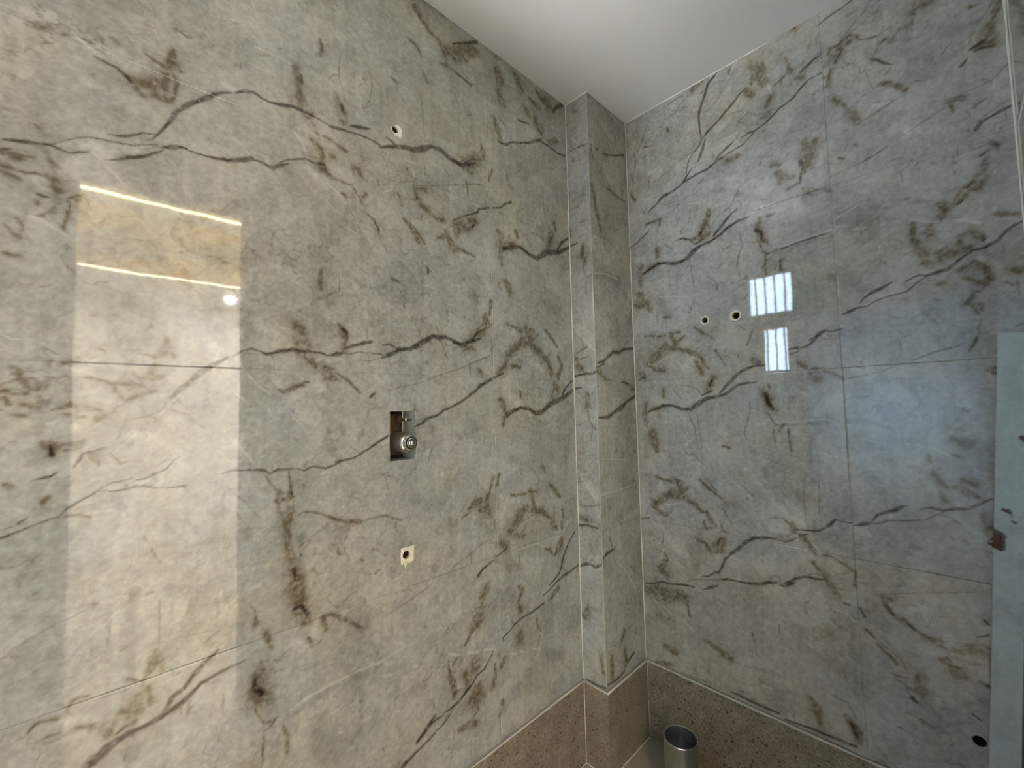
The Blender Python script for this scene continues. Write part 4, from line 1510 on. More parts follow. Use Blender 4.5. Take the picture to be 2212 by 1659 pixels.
def plate(name, to3, u0, u1, v0, v1, step, pr, m, holes=(), thick=TT, tint=1.0, jag=0.0, bulge=None):
    """a tile: a fine grid carrying the print, real holes, edges going back into the wall.
       to3(u, v, d): wall metres and height above the tile face -> world; holes: ('r',u0,u1,v0,v1) / ('c',u,v,r)"""
    nu = max(2, int(round((u1 - u0) / step)) + 1); nv = max(2, int(round((v1 - v0) / step)) + 1)
    us = np.linspace(u0, u1, nu); vs = np.linspace(v0, v1, nv)
    for h in holes:
        if h[0] == 'r':
            for q in (h[1], h[2]): us[np.argmin(abs(us - q))] = q
            for q in (h[3], h[4]): vs[np.argmin(abs(vs - q))] = q
    UU, VV = np.meshgrid(us, vs); uu = UU.ravel().copy(); vv = VV.ravel().copy()
    idx = np.arange(nu * nv).reshape(nv, nu)
    quads = np.stack((idx[:-1, :-1], idx[:-1, 1:], idx[1:, 1:], idx[1:, :-1]), -1).reshape(-1, 4)
    for h in holes:
        cu = uu[quads].mean(1); cv = vv[quads].mean(1)
        if h[0] == 'r': rem = (cu > h[1]) & (cu < h[2]) & (cv > h[3]) & (cv < h[4])
        else: rem = np.hypot(cu - h[1], cv - h[2]) < h[3]
        touched = np.intersect1d(np.unique(quads[rem]), np.unique(quads[~rem]))
        quads = quads[~rem]
        if h[0] == 'c' and len(touched):
            a = np.arctan2(vv[touched] - h[2], uu[touched] - h[1])
            uu[touched] = h[1] + h[3] * np.cos(a); vv[touched] = h[2] + h[3] * np.sin(a)
        elif len(touched) and jag:
            uu[touched] += rng.normal(0, jag, len(touched)); vv[touched] += rng.normal(0, jag, len(touched))
    e = np.concatenate([quads[:, [i, (i + 1) % 4]] for i in range(4)])
    key = np.sort(e, 1); code = key[:, 0].astype(np.int64) * (nu * nv) + key[:, 1]
    _, first, cnt = np.unique(code, return_index=True, return_counts=True)
    be = e[first[cnt == 1]]
    bv = np.unique(be); remap = np.full(nu * nv, -1); remap[bv] = nu * nv + np.arange(len(bv))
    side = np.stack((be[:, 1], be[:, 0], remap[be[:, 0]], remap[be[:, 1]]), -1)
    d = np.zeros(nu * nv) if bulge is None else bulge(uu, vv)
    allu = np.concatenate((uu, uu[bv])); allv = np.concatenate((vv, vv[bv])); alld = np.concatenate((d, np.full(len(bv), -thick)))
    col = pr.sample(uu, vv) * tint; col = np.concatenate((col, col[bv]))
    co = to3(allu, allv, alld)
    used = np.unique(np.concatenate((quads.ravel(), side.ravel()))); r2 = np.full(len(allu), -1); r2[used] = np.arange(len(used))
    F = r2[np.concatenate((quads, side))]; co = co[used]; col = col[used]
    a, b, c = co[F[0, 0]], co[F[0, 1]], co[F[0, 2]]
    nrm = np.cross(b - a, c - a); out = to3(np.array((0., 0.)), np.array((0., 0.)), np.array((0., 1.)))
    if np.dot(nrm, out[1] - out[0]) < 0: F = F[:, ::-1]
    me = bpy.data.meshes.new(name)
    me.vertices.add(len(co)); me.vertices.foreach_set('co', co.astype(np.float32).ravel())
    me.loops.add(F.size); me.loops.foreach_set('vertex_index', F.astype(np.int32).ravel())
    me.polygons.add(len(F)); me.polygons.foreach_set('loop_start', np.arange(0, F.size, 4, dtype=np.int32))
    me.update(calc_edges=True)
    at = me.color_attributes.new('print', 'FLOAT_COLOR', 'POINT')
    at.data.foreach_set('color', np.concatenate((col, np.ones((len(col), 1))), 1).astype(np.float32).ravel())
    me.materials.append(m)
    o = bpy.data.objects.new(name, me); C.objects.link(o); return o

def backing(name, to3, u0, u1, v0, v1, d0, d1, m, holes=()):
    """mortar bed behind the tiles: a slab from depth d1 to d0 with rectangular openings"""
    us = sorted({u0, u1, *[q for h in holes for q in h[:2]]}); vs = sorted({v0, v1, *[q for h in holes for q in h[2:]]})
    bm = bmesh.new()
    for i in range(len(us) - 1):
        for j in range(len(vs) - 1):
            cu, cv = (us[i] + us[i + 1]) / 2, (vs[j] + vs[j + 1]) / 2
            if any(h[0] < cu < h[1] and h[2] < cv < h[3] for h in holes): continue
            p = to3(np.array((us[i], us[i + 1])), np.array((vs[j], vs[j + 1])), np.array((d0, d1)))
            lo, hi = p.min(0), p.max(0)
            box_bm(bm, lo[0], hi[0], lo[1], hi[1], lo[2], hi[2])
    bmesh.ops.remove_doubles(bm, verts=bm.verts, dist=1e-5)
    dup = {}
    for f in bm.faces: dup.setdefault(frozenset(v.index for v in f.verts) if False else tuple(sorted(tuple(round(x, 4) for x in v.co) for v in f.verts)), []).append(f)
    bmesh.ops.delete(bm, geom=[f for fs in dup.values() if len(fs) > 1 for f in fs], context='FACES')
    bmesh.ops.recalc_face_normals(bm, faces=bm.faces)
    return mesh_obj(name, bm, m)

toL = lambda u, v, d: np.stack((d, u, v), -1)                 # left wall: plane x = 0, faces +x
toR = lambda u, v, d: np.stack((u, -d, v), -1)                # right wall: plane y = 0, faces -y
toA = lambda u, v, d: np.stack((u, -CB - d, v), -1)           # column, narrow face
toB = lambda u, v, d: np.stack((CA + d, u, v), -1)            # column, wide face
toW = lambda u, v, d: np.stack((X3 - d, u, v), -1)            # third wall: faces -x
toK = lambda u, v, d: np.stack((u, YB + d, v), -1)            # back wall: faces +y

PL = Print('L', -1.95, -0.29, 0.31, 2.71, 11, fleck=420)
PR = Print('R', 0.11, 1.25, 0.31, 2.71, 57, fleck=260)
PA = Print('A', -0.002, 0.114, 0.31, 2.71, 71, fleck=24)
PB = Print('B', -0.30, 0.0, 0.31, 2.71, 83, fleck=30)
PK = Print('none', -2.0, 1.3, 0.0, 2.71, 95, res=0.008)

VH = (-1.131, -1.0485, 1.270, 1.4095)                          # opening for the shower valve
O1 = (-1.1075, 2.2345, 0.0105); O2 = (-1.085, 1.0055, 0.0115)  # shower outlets
O3 = (0.4288, 1.7374, 0.0165); O4 = (0.5429, 1.7360, 0.0205)   # two outlets of the right wall
O5 = (1.0870, 0.4930, 0.0130)                                  # low drain hole of the right wall
sq = lambda o, k=1.0: (o[0] - o[2] * k, o[0] + o[2] * k, o[1] - o[2] * k, o[1] + o[2] * k)

# ------------------------------------------------------------------ room shell with its tiles
def tiles(parent, to3, cols, rows, step, pr, holes=(), seed=0):
    r = np.random.default_rng(seed)
    for (a, b) in cols:
        for z0, z1 in zip(rows, rows[1:]):
            hs = [h for h in holes if a < (h[1] + h[2]) / 2 < b and z0 < (h[3] + h[4]) / 2 < z1] if False else []
            for h in holes:
                cu, cv = ((h[1] + h[2]) / 2, (h[3] + h[4]) / 2) if h[0] == 'r' else (h[1], h[2])
                if a < cu < b and z0 < cv < z1: hs.append(h)
            g, gh = 0.0004, 0.00015                                # stand joints, tight bed joints
            tx, ty = r.normal(0, 0.00015), r.normal(0, 0.00015)      # each tile sits a hair out of true
            um, vm = (a + b) / 2, (z0 + z1) / 2
            o = plate('tile', to3, a + g, b - g, z0 + gh, z1 - gh, step, pr, M_TILE, hs, tint=1 + r.normal(0, 0.018), jag=0.0006,
                      bulge=lambda u, v: -0.0002 + tx * (u - um) + ty * (v - vm))
            finish(o, parent=parent)

wl = backing('wall_left', toL, YB, -0.28, 0.0, H, -0.0008, -0.12, M_GROUT,
             [VH, sq(O1), sq(O2)]); finish(wl, 'structure')
tiles(wl, toL, [(-1.943, YJ), (YJ, -CB)], ROWS, 0.0027, PL, [('r', *VH), ('c', *O1), ('c', *O2)], 1)
tiles(wl, toL, [(YB, -1.943)], ROWS, 0.02, PK, (), 2)
wr = backing('wall_right', toR, CA - 0.02, X3, 0.0, H, -0.0008, -0.12, M_GROUT, [sq(O3), sq(O4), sq(O5)]); finish(wr, 'structure')
tiles(wr, toR, [(CA, XJ), (XJ, X3)], ROWS, 0.0031, PR, [('c', *O3), ('c', *O4), ('c', *O5)], 3)
wc = box('wall_column', 0.0, CA - 0.0008, -CB + 0.0008, 0.0, 0.0, H, M_GROUT); finish(wc, 'structure')
tiles(wc, toA, [(0.0015, CA - 0.0025)], ROWS, 0.0029, PA, (), 4)
tiles(wc, toB, [(-CB + 0.0005, -0.0015)], ROWS, 0.0029, PB, (), 5)

# third wall with the doorway, and the back wall with two windows
wt = backing('wall_doorway', toW, YB - 0.12, 0.0, 0.0, H, -0.0008, -0.12, M_GROUT, [(DY0, DY1, 0.0, DH)]); finish(wt, 'structure')
tiles(wt, toW, [(-1.211, -0.62), (-0.62, -0.0015)], ROWS, 0.015, PK, (), 6)
tiles(wt, toW, [(YB, DY0 - 0.004)], ROWS, 0.02, PK, (), 7)
W1 = (0.004, 0.302, 2.085, 2.388); W2 = (0.088, 0.258, 1.640, 1.968)
W3 = (0.325, 1.22, 0.35, 2.05)
wk = backing('wall_back', toK, -0.12, X3, 0.0, H, -0.0008, -0.04, M_GROUT, [W1, W2, W3]); finish(wk, 'structure')
for (u0, u1, z0, z1) in ((0.31, X3, 2.114, 2.709),
                         (0.0, 0.31, 0.314, 0.914), (0.0, 0.31, 0.914, 1.514)):
    finish(plate('tile', toK, u0 + .001, u1 - .001, z0 + .001, z1 - .001, 0.02, PK, M_TILE), parent=wk)
M_FRAME = simple('window_frame', (0.10, 0.11, 0.22), 0.4, var=0.1)
M_LINING = simple('dark_lining', (0.055, 0.035, 0.022), 0.5, var=0.3, scale=40)
dj = finish(box('reveal_lining', X3 - .004, X3 + .124, DY1 - .022, DY1 - .0005, 0.0, DH - .0005, M_LINING), 'structure')  # dark lining added over the lit reveal to dull its reflection
finish(box('lining_side', X3 - .004, X3 + .124, DY0 + .0005, DY0 + .022, 0.0, DH - .0005, M_LINING), parent=dj)
finish(box('lining_top', X3 - .004, X3 + .124, DY0 + .022, DY1 - .022, DH - .012, DH - .0005, M_LINING), parent=dj)
def window(n, w, nb):
    u0, u1, z0, z1 = w; y = YB - 0.012
    f = finish(backing('window_%d' % n, lambda u, v, d: np.stack((u, y + d, v), -1), u0 + .0002, u1 - .0002, z0 + .0002, z1 - .0002, 0.012, -0.012, M_FRAME,
               [(u0 + .006, u1 - .006, z0 + .006, z1 - .006)]), 'structure')
    for i in range(nb):
        t = (i + (0.62 if n == 1 else 0.36)) / (nb + (0.28 if n == 1 else -0.32))
        bx = u0 + .006 + (u1 - u0 - .012) * t
        finish(box('window_bar', bx - .0055, bx + .0055, y - .006, y + .006, z0 + .006, z1 - .006, M_FRAME, 0.0015), parent=f)
    return f
window(1, W1, 4); window(2, W2, 3)
mg, nt, b = mat('glow_pane_glass'); nt.nodes.remove(b)
tr = nt.nodes.new('ShaderNodeBsdfTranslucent'); tr.inputs[0].default_value = (0.80, 0.88, 0.92, 1)
df = nt.nodes.new('ShaderNodeBsdfDiffuse'); df.inputs[0].default_value = (0.55, 0.60, 0.62, 1)
ms = nt.nodes.new('ShaderNodeMixShader'); ms.inputs[0].default_value = 0.3
nt.links.new(tr.outputs[0], ms.inputs[1]); nt.links.new(df.outputs[0], ms.inputs[2]); nt.links.new(ms.outputs[0], nt.nodes['Material Output'].inputs[0])
light_block = bmesh.new()                                             # box added behind the pane to shut out the other lamps
box_bm(light_block, W3[0] - .012, W3[1] + .02, YB - .60, YB - .0405, W3[2] - .02, W3[3] + .02)
light_block.faces.ensure_lookup_table()
bmesh.ops.delete(light_block, geom=[f for f in light_block.faces if all(abs(v.co.y - (YB - .0405)) < 1e-4 for v in f.verts)], context='FACES')
finish(mesh_obj('shaft_light_block', light_block, simple('light_block_grey', (0.10, 0.11, 0.12), 0.9)), 'structure')
f3 = finish(backing('window_3', toK, W3[0] + .0002, W3[1] - .0002, W3[2] + .0002, W3[3] - .0002, -0.010, -0.034, M_CEIL,
                    [(W3[0] + .012, W3[1] - .012, W3[2] + .012, W3[3] - .012)]), 'structure')
finish(box('pane', W3[0] + .012, W3[1] - .012, YB - .024, YB - .020, W3[2] + .012, W3[3] - .012, mg), parent=f3)  # pane added to throw a soft blue glow on the right wall

finish(box('ceiling', -0.12, X3 + 0.12, YB - 0.12, 0.12, H, H + 0.12, M_CEIL), 'structure')
fl = finish(box('floor', -0.12, X3 + 0.12, YB - 0.12, 0.12, -0.1, -0.004, M_GROUT), 'structure')
for (x0, x1) in ((0.0, 0.30), (0.30, 0.90), (0.90, X3)):
    for (y0, y1) in ((-2.0, -1.5), (-1.5, -0.9), (-0.9, -0.30), (-0.30, 0.0)):
        finish(box('tile', x0 + .0015, x1 - .0015, y0 + .0015, y1 - .0015, -0.0042, 0.0, M_FLOOR, 0.0008), parent=fl)

SK = 0.009
for nm, q in (('baseboard_left', (0.0001, SK, YB, -CB - SK)), ('baseboard_column_front', (0.0001, CA + SK - .0006, -CB - SK, -CB - .0002)),
              ('baseboard_column_side', (CA + .0002, CA + SK, -CB - SK + .0006, -SK)), ('baseboard_right', (CA + .0002, X3, -SK, -.0002)),
              ('baseboard_doorway', (X3 - SK, X3 - .0002, -1.212, -SK))):
    finish(box(nm, *q, 0.0003, HS - 0.004, M_GRANITE, 0.0008), 'structure')

# grout: fillets on top of the skirting, white beads in the corners, a caulk line under the ceiling
def bead(n, a, b, r, m, wob=0.0):
    a, b = Vector(a), Vector(b); L = (b - a).length; k = max(2, int(L / 0.03)); d = (b - a).normalized()
    s = d.cross(Vector((0.3, 0.5, 0.81))).normalized(); t = d.cross(s); bm = bmesh.new(); rings = []
    rr = random.Random(n)
    for i in range(k + 1):
        c = a + (b - a) * (i / k); q = r * (1 + wob * rr.uniform(-1, 1.4))
        rings.append([bm.verts.new(c + (s * math.cos(x) + t * math.sin(x)) * q) for x in [2 * PI * j / 8 for j in range(8)]])
    for A, B in zip(rings, rings[1:]):
        for j in range(8): bm.faces.new((A[j], A[(j + 1) % 8], B[(j + 1) % 8], B[j]))
    bm.faces.new(rings[0]); bm.faces.new(rings[-1]); bmesh.ops.recalc_face_normals(bm, faces=bm.faces)
    return finish(mesh_obj('trim_%d' % n, bm, m, True), 'structure')
bead(1, (0.0008, -CB - .0008, HS), (0.0008, -CB - .0008, H), 0.0020, M_WGROUT, 0.25)
bead(2, (CA + .0008, -.0008, HS), (CA + .0008, -.0008, H), 0.0020, M_WGROUT, 0.25)
bead(3, (SK * .75, YB, HS - .0025), (SK * .75, -CB - SK, HS - .0025), 0.0032, M_GROUT, 0.2)
bead(4, (0.0, -CB - SK * .75, HS - .0025), (CA + SK * .6, -CB - SK * .75, HS - .0025), 0.0035, M_GROUT, 0.3)
bead(5, (CA + SK * .75, -CB - SK, HS - .0025), (CA + SK * .75, 0.0, HS - .0025), 0.0035, M_GROUT, 0.3)
bead(6, (CA, -SK * .75, HS - .0025), (X3, -SK * .75, HS - .0025), 0.0035, M_GROUT, 0.3)
bead(7, (SK + .0006, -CB - SK - .0006, 0.0), (SK + .0006, -CB - SK - .0006, HS - .006), 0.0013, M_WGROUT, 0.2)
bead(8, (CA + SK + .0004, -SK - .0004, 0.02), (CA + SK + .0004, -SK - .0004, HS - .006), 0.0008, M_WGROUT, 0.2)
bead(9, (CA + SK, -.0008, .0004), (CA + SK, -CB - SK, .0004), 0.0018, M_WGROUT, 0.2)
bead(10, (0, -CB - SK, .0004), (CA + SK, -CB - SK, .0004), 0.0018, M_WGROUT, 0.2)
bead(11, (SK, YB, .0004), (SK, -CB - SK, .0004), 0.0014, M_WGROUT, 0.2)
bead(12, (CA, -.0006, H - .0006), (0.70, -.0006, H - .0006), 0.0022, M_WGROUT, 0.5)
bead(13, (0.001, -CB - .0006, H - .0006), (CA, -CB - .0006, H - .0006), 0.0020, M_WGROUT, 0.5)
bead(14, (X3 - .0015, -.0015, HS), (X3 - .0015, -.0015, H), 0.0028, M_WGROUT, 0.25)
bead(15, (CA - .0012, -CB + .0002, HS), (CA - .0012, -CB + .0002, H), 0.0012, M_CUT, 0.1)

# ------------------------------------------------------------------ the bedroom beyond the doorway (seen mirrored in the tiles)
M_BWALL = simple('bedroom_paint', (0.80, 0.78, 0.74), 0.6, var=0.03, scale=4)
BX0, BX1, BY0, BY1 = X3 + 0.12, 5.0, -3.2, 1.1
for nm, q in (('wall_bedroom_far', (BX1, BX1 + .1, BY0, BY1, 0, H)), ('wall_bedroom_south', (BX0, BX1, BY0 - .1, BY0, 0, H)),
              ('wall_bedroom_north', (BX0, BX1, BY1, BY1 + .1, 0, H)), ('floor_bedroom', (BX0, BX1, BY0, BY1, -.1, -.001)),
              ('wall_bedroom_near', (BX0 - .1, BX0, 0.0, BY1, 0, H)), ('wall_bedroom_corner', (BX0 - .1, BX0, BY0, YB - .12, 0, H))):
    finish(box(nm, *q, M_FLOOR if 'floor' in nm else M_BWALL), 'structure')
bc = finish(box('ceiling_bedroom', BX0, BX1, BY0, BY1, H, H + .1, M_BWALL), 'structure')
def wood():
    m, nt, b = mat('orange_veneer')
    tc = nt.nodes.new('ShaderNodeTexCoord'); n1 = nt.nodes.new('ShaderNodeTexNoise'); n1.inputs['Scale'].default_value = 1.3; n1.inputs['Detail'].default_value = 5
    mp = nt.nodes.new('ShaderNodeMapping'); mp.inputs['Scale'].default_value = (1.0, 1.6, 1.0); mp.inputs['Location'].default_value = (0.35, 0.2, 0)
    nt.links.new(tc.outputs['Object'], mp.inputs[0]); nt.links.new(mp.outputs[0], n1.inputs['Vector'])
    r = nt.nodes.new('ShaderNodeValToRGB'); e = r.color_ramp.elements
    e[0].position = 0.44; e[0].color = (0.42, 0.34, 0.22, 1); e[1].position = 0.56; e[1].color = (0.95, 0.60, 0.17, 1)
    nt.links.new(n1.outputs['Fac'], r.inputs[0]); nt.links.new(r.outputs[0], b.inputs['Base Color']); b.inputs['Roughness'].default_value = 0.6
    return m
finish(box('veneer_panel', 2.42, 3.82, BY0 + .3, BY1 - .3, H - .012, H, wood()), label='orange veneer panel, unlabelled', parent=bc)
M_LED = emit('led_warm', (1.0, 0.80, 0.38), 26.0); M_LED2 = emit('led_white', (1.0, 0.86, 0.55), 24.0); M_SPOT = emit('led_disc', (0.85, 0.93, 1.0), 30.0)
for lx, w, m, lb in ((2.205, 0.024, M_LED, 'warm LED strip in the bedroom ceiling nearest the doorway'),
                     (3.93, 0.028, M_LED2, 'pale LED strip in the bedroom ceiling beyond the orange veneer')):
    t = bpy.data.objects.new('led_strip', None); C.objects.link(t); t.location = (lx, -1.2, H - .008); finish(t, label=lb, cat='light')
    o = box('profile', -w / 2 - .006, w / 2 + .006, -0.85, 0.62, 0.002, 0.008, M_STEEL); o.parent = t
    o = box('diffuser', -w / 2, w / 2, -0.85, 0.62, -0.002, 0.002, m); o.parent = t
for ly, lb in ((-0.743, 'round white downlight in the bedroom ceiling, mirrored beside the doorway edge'), (-2.75, 'round white downlight in the bedroom ceiling, farther from the corner column')):
    t = bpy.data.objects.new('downlight', None); C.objects.link(t); t.location = (4.49, ly, H); finish(t, label=lb, cat='light')
    o = lathe('rim', [(-.001, .058), (-.008, .056), (-.008, .044), (-.001, .044)], M_CEIL, 'Z', 32, True); o.parent = t
    o = lathe('diffuser', [(-.003, .044), (-.006, .043)], M_SPOT, 'Z', 32); o.parent = t

# ------------------------------------------------------------------ things in the bathroom
def empty(name, loc, label, cat, group=None):
    o = bpy.data.objects.new(name, None); C.objects.link(o); o.location = loc
    return finish(o, label=label, cat=cat, group=group)
def put(o, parent, loc=(0, 0, 0), rot=None, label=None):
    o.parent = parent; o.location = loc
    if rot: o.rotation_euler = rot
    if label: o['label'] = label
    return o
def patch(name, outline, hole_r, t, m, axis, seed=0, centre=(0, 0)):
    """a thin irregular smear of cement around a round hole; outline = radii of the outer edge by angle"""
    bm = bmesh.new(); n = len(outline); r = random.Random(seed)
    def P(a, q, d): 
        u, v = q * math.cos(a), q * math.sin(a)
        return (d, u, v) if axis == 'X' else (u, -d, v)
    ang = [2 * PI * i / n for i in range(n)]
    inn = [bm.verts.new(P(a, hole_r, t)) for a in ang]
    mid = [bm.verts.new(P(a, hole_r + (o - hole_r) * .72, t * r.uniform(.8, 1.15))) for a, o in zip(ang, outline)]
    out = [bm.verts.new(P(a, o, -0.0004)) for a, o in zip(ang, outline)]
    inb = [bm.verts.new(P(a, hole_r, -0.006)) for a in ang]
    for A, B in ((inb, inn), (inn, mid), (mid, out)):
        for i in range(n): bm.faces.new((A[i], A[(i + 1) % n], B[(i + 1) % n], B[i]))
    bmesh.ops.recalc_face_normals(bm, faces=bm.faces)
    return mesh_obj(name, bm, m, False)
def sqr(a, w, h):            # radius of a rectangle's edge in direction a
    c, s = abs(math.cos(a)) + 1e-6, abs(math.sin(a)) + 1e-6
    return min(w / c, h / s)
N = 48; AN = [2 * PI * i / N for i in range(N)]
rj = random.Random(5)

def outlet(loc, r, axis, label, plug, ring, group=None):
    """threaded brass socket sunk in the wall: a tube, its seat at the bottom and what is around it"""
    t = empty('pipe_outlet', loc, label, 'pipe', group); sgn = 1 if axis == 'X' else -1
    tube = [(-.055, r * .99), (-.003, r * .99), (-.003, r * .86)]
    k = 0
    while -.003 - k * .003 > -.03:
        tube += [(-.0035 - k * .003, r * .80), (-.005 - k * .003, r * .86)]; k += 1
    tube += [(-.055, r * .80)]
    put(lathe('socket', [(sgn * d, q) for d, q in tube], M_BRASS, axis, 32, True), t)
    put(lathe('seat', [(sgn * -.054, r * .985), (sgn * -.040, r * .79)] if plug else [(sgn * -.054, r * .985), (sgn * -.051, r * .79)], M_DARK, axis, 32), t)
    if plug: put(lathe('stop', [(sgn * -.044, plug), (sgn * -.020, plug), (sgn * -.017, plug * .7)], M_BRASS, axis, 6), t)
    for nm, o, m in ring(t): put(o, t); o.data.materials[0] = m
    return t
def ring_up(t):       # chipped white filler on the right of the hole
    outl = []
    for a in AN:
        ca = math.cos(a); q = 0.0118 + (0.0135 * max(0, ca + 0.25) ** 0.6 if ca > -0.25 else 0) * (1 if -0.75 < math.sin(a) < 0.93 else 0.45)
        outl.append(min(q, 0.0245 / max(ca, .3)) + rj.uniform(-.0006, .0006))
    return [('plaster', patch('plaster', outl, 0.0103, 0.0028, M_WPLASTER, 'X', 1), M_WPLASTER)]
outlet((0, O1[0], O1[1]), O1[2], 'X', 'brass shower arm outlet high on the left wall, chipped white filler on one side', 0.0042, ring_up)
def ring_low(t):      # a square plaster patch, set off to the right, with drips under it
    outl = []
    for a in AN:
        u0, v0 = 0.0042, 0.000
        c, s = math.cos(a), math.sin(a)
        q = min((0.0232 + u0) / c if c > 1e-6 else 9, (-0.0205 + u0) / c if c < -1e-6 else 9,
                (0.0205 + v0) / s if s > 1e-6 else 9, (-0.0235 + v0) / s if s < -1e-6 else 9)
        outl.append(min(q, 0.034) + rj.uniform(-.0008, .0006))
    o = [('plaster', patch('plaster', outl, 0.0113, 0.0022, M_PLASTER, 'X', 2), M_PLASTER)]
    for (du, L, w) in ((-.002, .017, .004), (-.012, .006, .0025), (.010, .005, .003)):
        bm = bmesh.new(); vs = []
        prof = [(0, 1.2), (.2, .8), (.45, .4), (.8, .22), (1, .05)]
        for f, k in prof: vs.append([bm.verts.new((0.0016 * k + .0002, du + s_ * w * k, -.0225 - f * L)) for s_ in (-1, 1)] + [bm.verts.new((-.0003, du + s_ * w * k * 1.3, -.0225 - f * L)) for s_ in (1, -1)])
        for A, B in zip(vs, vs[1:]):
            for i in range(4): bm.faces.new((A[i], A[(i + 1) % 4], B[(i + 1) % 4], B[i]))
        bm.faces.new(vs[0]); bm.faces.new(vs[-1]); bmesh.ops.recalc_face_normals(bm, faces=bm.faces)
        o.append(('drip', mesh_obj('drip', bm, M_PLASTER), M_PLASTER))
    return o
outlet((0, O2[0], O2[1]), O2[2], 'X', 'brass spout outlet low on the left wall in a square patch of white plaster', None, ring_low)
def ring_pipe(rin, rout, seed):
    def f(t):
        rr = random.Random(seed)
        sleeve = lathe('sleeve', [(.050, rin * 1.005), (-.004, rin * 1.005), (-.0048, rin * 1.12), (-.004, rout * .98), (.050, rout * .98)], M_PVC, 'Y', 40, True)
        outl = [rout * rr.uniform(1.0, 1.16) + (0.004 if rr.random() < .12 else 0) for _ in AN]
        return [('sleeve', sleeve, M_PVC), ('plaster', patch('plaster', outl, rout * .99, 0.0012, M_GROUT, 'Y', seed), M_GROUT)]
    return f
outlet((O3[0], 0, O3[1]), 0.0118, 'Y', 'smaller water outlet with cream sleeve on the right wall, the one nearer the column', None, ring_pipe(0.0118, 0.0160, 3))
outlet((O4[0], 0, O4[1]), 0.0138, 'Y', 'larger water outlet with cream sleeve on the right wall, the one nearer the window reflection', None, ring_pipe(0.0138, 0.0200, 4))
dr = empty('drain_outlet', (O5[0], 0, O5[1]), 'dark round drain hole low on the right wall beside the pale batten', 'pipe')
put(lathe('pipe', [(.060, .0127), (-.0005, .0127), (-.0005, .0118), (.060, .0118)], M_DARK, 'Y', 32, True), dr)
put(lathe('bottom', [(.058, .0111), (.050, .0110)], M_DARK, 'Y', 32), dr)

# concealed shower valve in its chased box
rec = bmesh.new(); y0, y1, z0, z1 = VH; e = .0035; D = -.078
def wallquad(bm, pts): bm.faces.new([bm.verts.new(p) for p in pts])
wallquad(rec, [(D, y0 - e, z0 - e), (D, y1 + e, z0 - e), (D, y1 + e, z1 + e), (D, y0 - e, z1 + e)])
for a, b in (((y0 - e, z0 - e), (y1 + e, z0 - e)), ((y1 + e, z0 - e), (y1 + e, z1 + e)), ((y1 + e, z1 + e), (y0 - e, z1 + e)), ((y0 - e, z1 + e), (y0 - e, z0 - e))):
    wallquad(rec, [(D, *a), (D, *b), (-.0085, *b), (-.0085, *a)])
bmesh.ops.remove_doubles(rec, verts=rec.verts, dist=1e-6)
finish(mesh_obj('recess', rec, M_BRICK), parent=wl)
val = empty('shower_valve', (0, -1.089, 1.321), 'concealed shower valve with chrome cartridge poking out of its rectangular opening', 'valve')
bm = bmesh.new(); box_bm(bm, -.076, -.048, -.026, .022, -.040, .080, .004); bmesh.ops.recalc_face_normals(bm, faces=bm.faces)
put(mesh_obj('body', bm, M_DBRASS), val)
put(lathe('sleeve', [(-.062, .026), (-.030, .0285), (.020, .0285), (.026, .0275)], M_SATIN, 'X', 48), val)
put(lathe('ring', [(.0255, .0272), (.030, .0268), (.0335, .0252), (.0345, .0230), (.038, .0222), (.041, .0205), (.043, .0188)], M_CHROME, 'X', 48), val)
put(lathe('groove', [(.040, .0172), (.0445, .0172), (.0445, .0148), (.040, .0148)], M_DARK, 'X', 48, True), val)
put(lathe('cap', [(.040, .0147), (.0455, .0147), (.0475, .0128), (.0475, .0078), (.044, .0072)], M_CHROME, 'X', 48), val)
put(lathe('spindle', [(.042, .0060), (.055, .0060), (.0565, .0048)], M_CHROME, 'X', 8), val)
dv = (0, .011, .064)
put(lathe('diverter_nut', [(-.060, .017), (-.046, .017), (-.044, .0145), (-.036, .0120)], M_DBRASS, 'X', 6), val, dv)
put(lathe('diverter_stem', [(-.038, .0058), (.002, .0058), (.003, .0040), (.009, .0040), (.010, .0054), (.020, .0054), (.022, .0042)], M_CHROME, 'X', 20), val, dv)
for yy, x in ((-.036, -.066), (-.028, -.060), (-.020, -.056)):
    put(lathe('rod', [(-.045, .0016), (.085, .0016)], M_BRASS, 'Z', 12), val, (x + .010, yy + .002, 0))
put(lathe('screw', [(-.052, .0042), (-.040, .0042), (-.040, .0022), (-.044, .0022)], M_STEEL, 'X', 20, True), val, (0, -.004, .036))
put(lathe('rod', [(-.036, .0008), (.088, .0008)], M_STEEL, 'Z', 10), val, (-.026, .012, 0))

# open steel pipe standing on the floor in front of the corner
pi = empty('steel_pipe', (0.387, -0.275, 0.0), 'open galvanised steel pipe standing on the floor near the column', 'pipe')
R0 = 0.0545
put(lathe('tube', [(0, R0), (.277, R0), (.2805, R0 + .0012), (.283, R0), (.2825, R0 - .0022), (.282, R0 - .003), (0, R0 - .003)], M_STEEL, 'Z', 56, True), pi)
put(lathe('shade_liner', [(.225, R0 - .0031), (.2800, R0 - .0031), (.2800, R0 - .0046), (.225, R0 - .0046)], M_DSTEEL, 'Z', 48, True), pi)  # dark sheet added inside the tube, standing in for its inner shade
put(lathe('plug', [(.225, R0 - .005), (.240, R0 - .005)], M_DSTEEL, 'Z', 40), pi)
for i in range(2):
    bm = bmesh.new(); box_bm(bm, -R0 + .006, R0 - .006, -.010, .010, 0, .012, .003); bmesh.ops.recalc_face_normals(bm, faces=bm.faces)
    put(mesh_obj('cross_bar', bm, M_DSTEEL), pi, (0, 0, .240 + .0006 * i), (0, 0, math.radians(20 + 90 * i)))

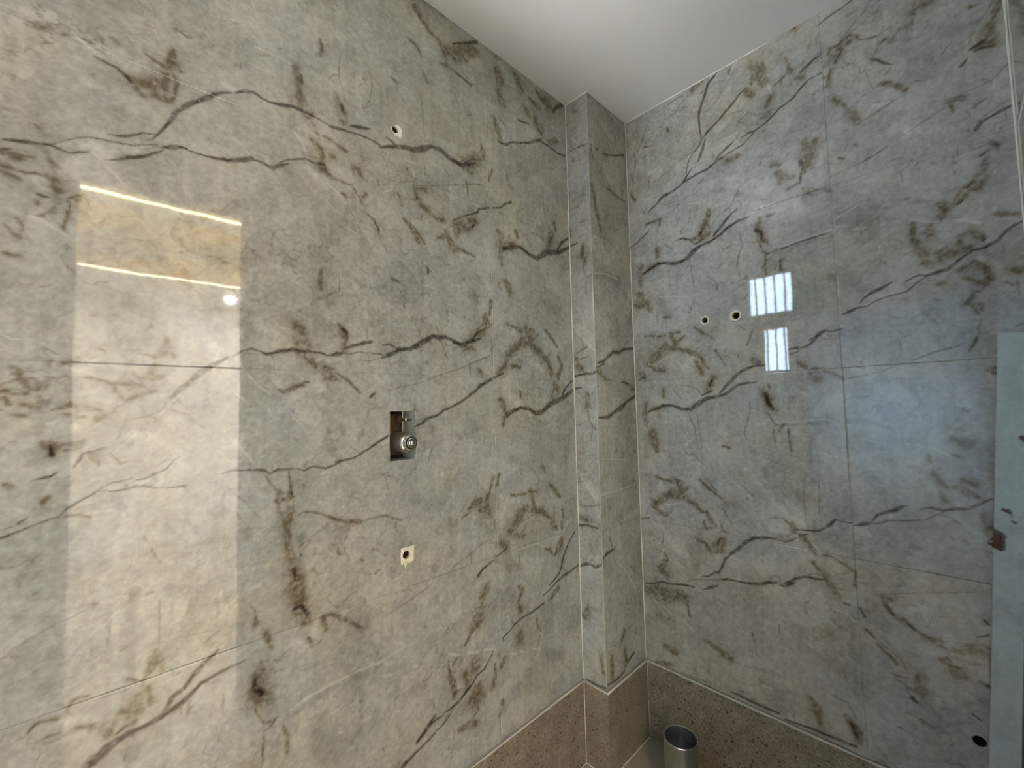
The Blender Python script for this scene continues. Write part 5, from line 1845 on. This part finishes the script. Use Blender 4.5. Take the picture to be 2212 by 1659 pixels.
# painted batten leaning in the far corner
BL, BWID = 1.575, 0.052
bat = empty('batten', (1.0945, -0.0560, 0.0), 'pale grey-green painted wooden batten leaning in the corner by the drain hole', 'wood')
V['XB'] = []; V['XD'] = []; V['XG'] = []
def rows(t, L): V['X' + t] += [' '.join(str(round(q)) for q in r) for r in L]
rows('D', [(14, 1125, 60, 22, 1123, 110, 28, 1118, 40), (31, 1099, 50, 34, 1097, 50), (44, 1312, 130, 52, 1305, 160, 56, 1296, 120), (28, 1110, 25, 29, 1112, 25)])
rows('D', [(1, 1068, 110, 9, 1058, 200, 13, 1040, 170, 16, 1026, 70)])
rows('G', [(26, 1180, 40, 29, 1178, 40), (16, 1160, 30, 20, 1160, 30), (10, 900, 200, 40, 860, 260), (20, 1480, 260, 30, 1400, 200), (30, 640, 200, 20, 560, 240)])
keep = BASE.copy(); BASE[:] = (0.40, 0.445, 0.425)
PX = Print('X', -0.004, BWID + 0.004, 0.0, BL + 0.01, 133, fleck=6)
lum = PX.c.mean(2, keepdims=True); PX.c = PX.c * 0.35 + 0.65 * np.where(PX.m['D'][..., None] > .25, np.array((0.075, 0.033, 0.026), np.float32), np.array((0.40, 0.445, 0.425), np.float32) * (0.85 + 0.15 * lum / lum.mean()))
BASE[:] = keep
def chip(u, v):                                  # the splintered left arris
    return np.where((np.abs(v - 1.045) < .026) & (u < .012), -.004 + .003 * rng.random(len(u)), 0.0)
toX = lambda u, v, d: np.stack((u - BWID / 2, -d, v), -1)
face = plate('board', toX, 0.0, BWID, 0.0, BL, 0.0021, PX, M_BATTEN, thick=0.028, bulge=chip)
tilt = math.radians(3.95)
put(face, bat, (0, 0, 0), (0, tilt, 0))
bm = bmesh.new()
for (a, b, c, dz) in ((-.008, .010, 1.047, .016), (-.012, .006, 1.034, .012), (-.006, .013, 1.028, .010)):
    vs = [bm.verts.new(p) for p in ((a - BWID / 2, -.0015, c), (b - BWID / 2, -.0035, c + dz), (b - BWID / 2, -.0030, c - dz * .7), (b - BWID / 2 - .002, .006, c))]
    for f in ((0, 1, 2), (0, 2, 3), (0, 3, 1), (1, 3, 2)): bm.faces.new([vs[i] for i in f])
bmesh.ops.recalc_face_normals(bm, faces=bm.faces)
put(mesh_obj('splinter', bm, M_WOODRAW), bat, (0, 0, 0), (0, tilt, 0), 'torn brown wood splinter')
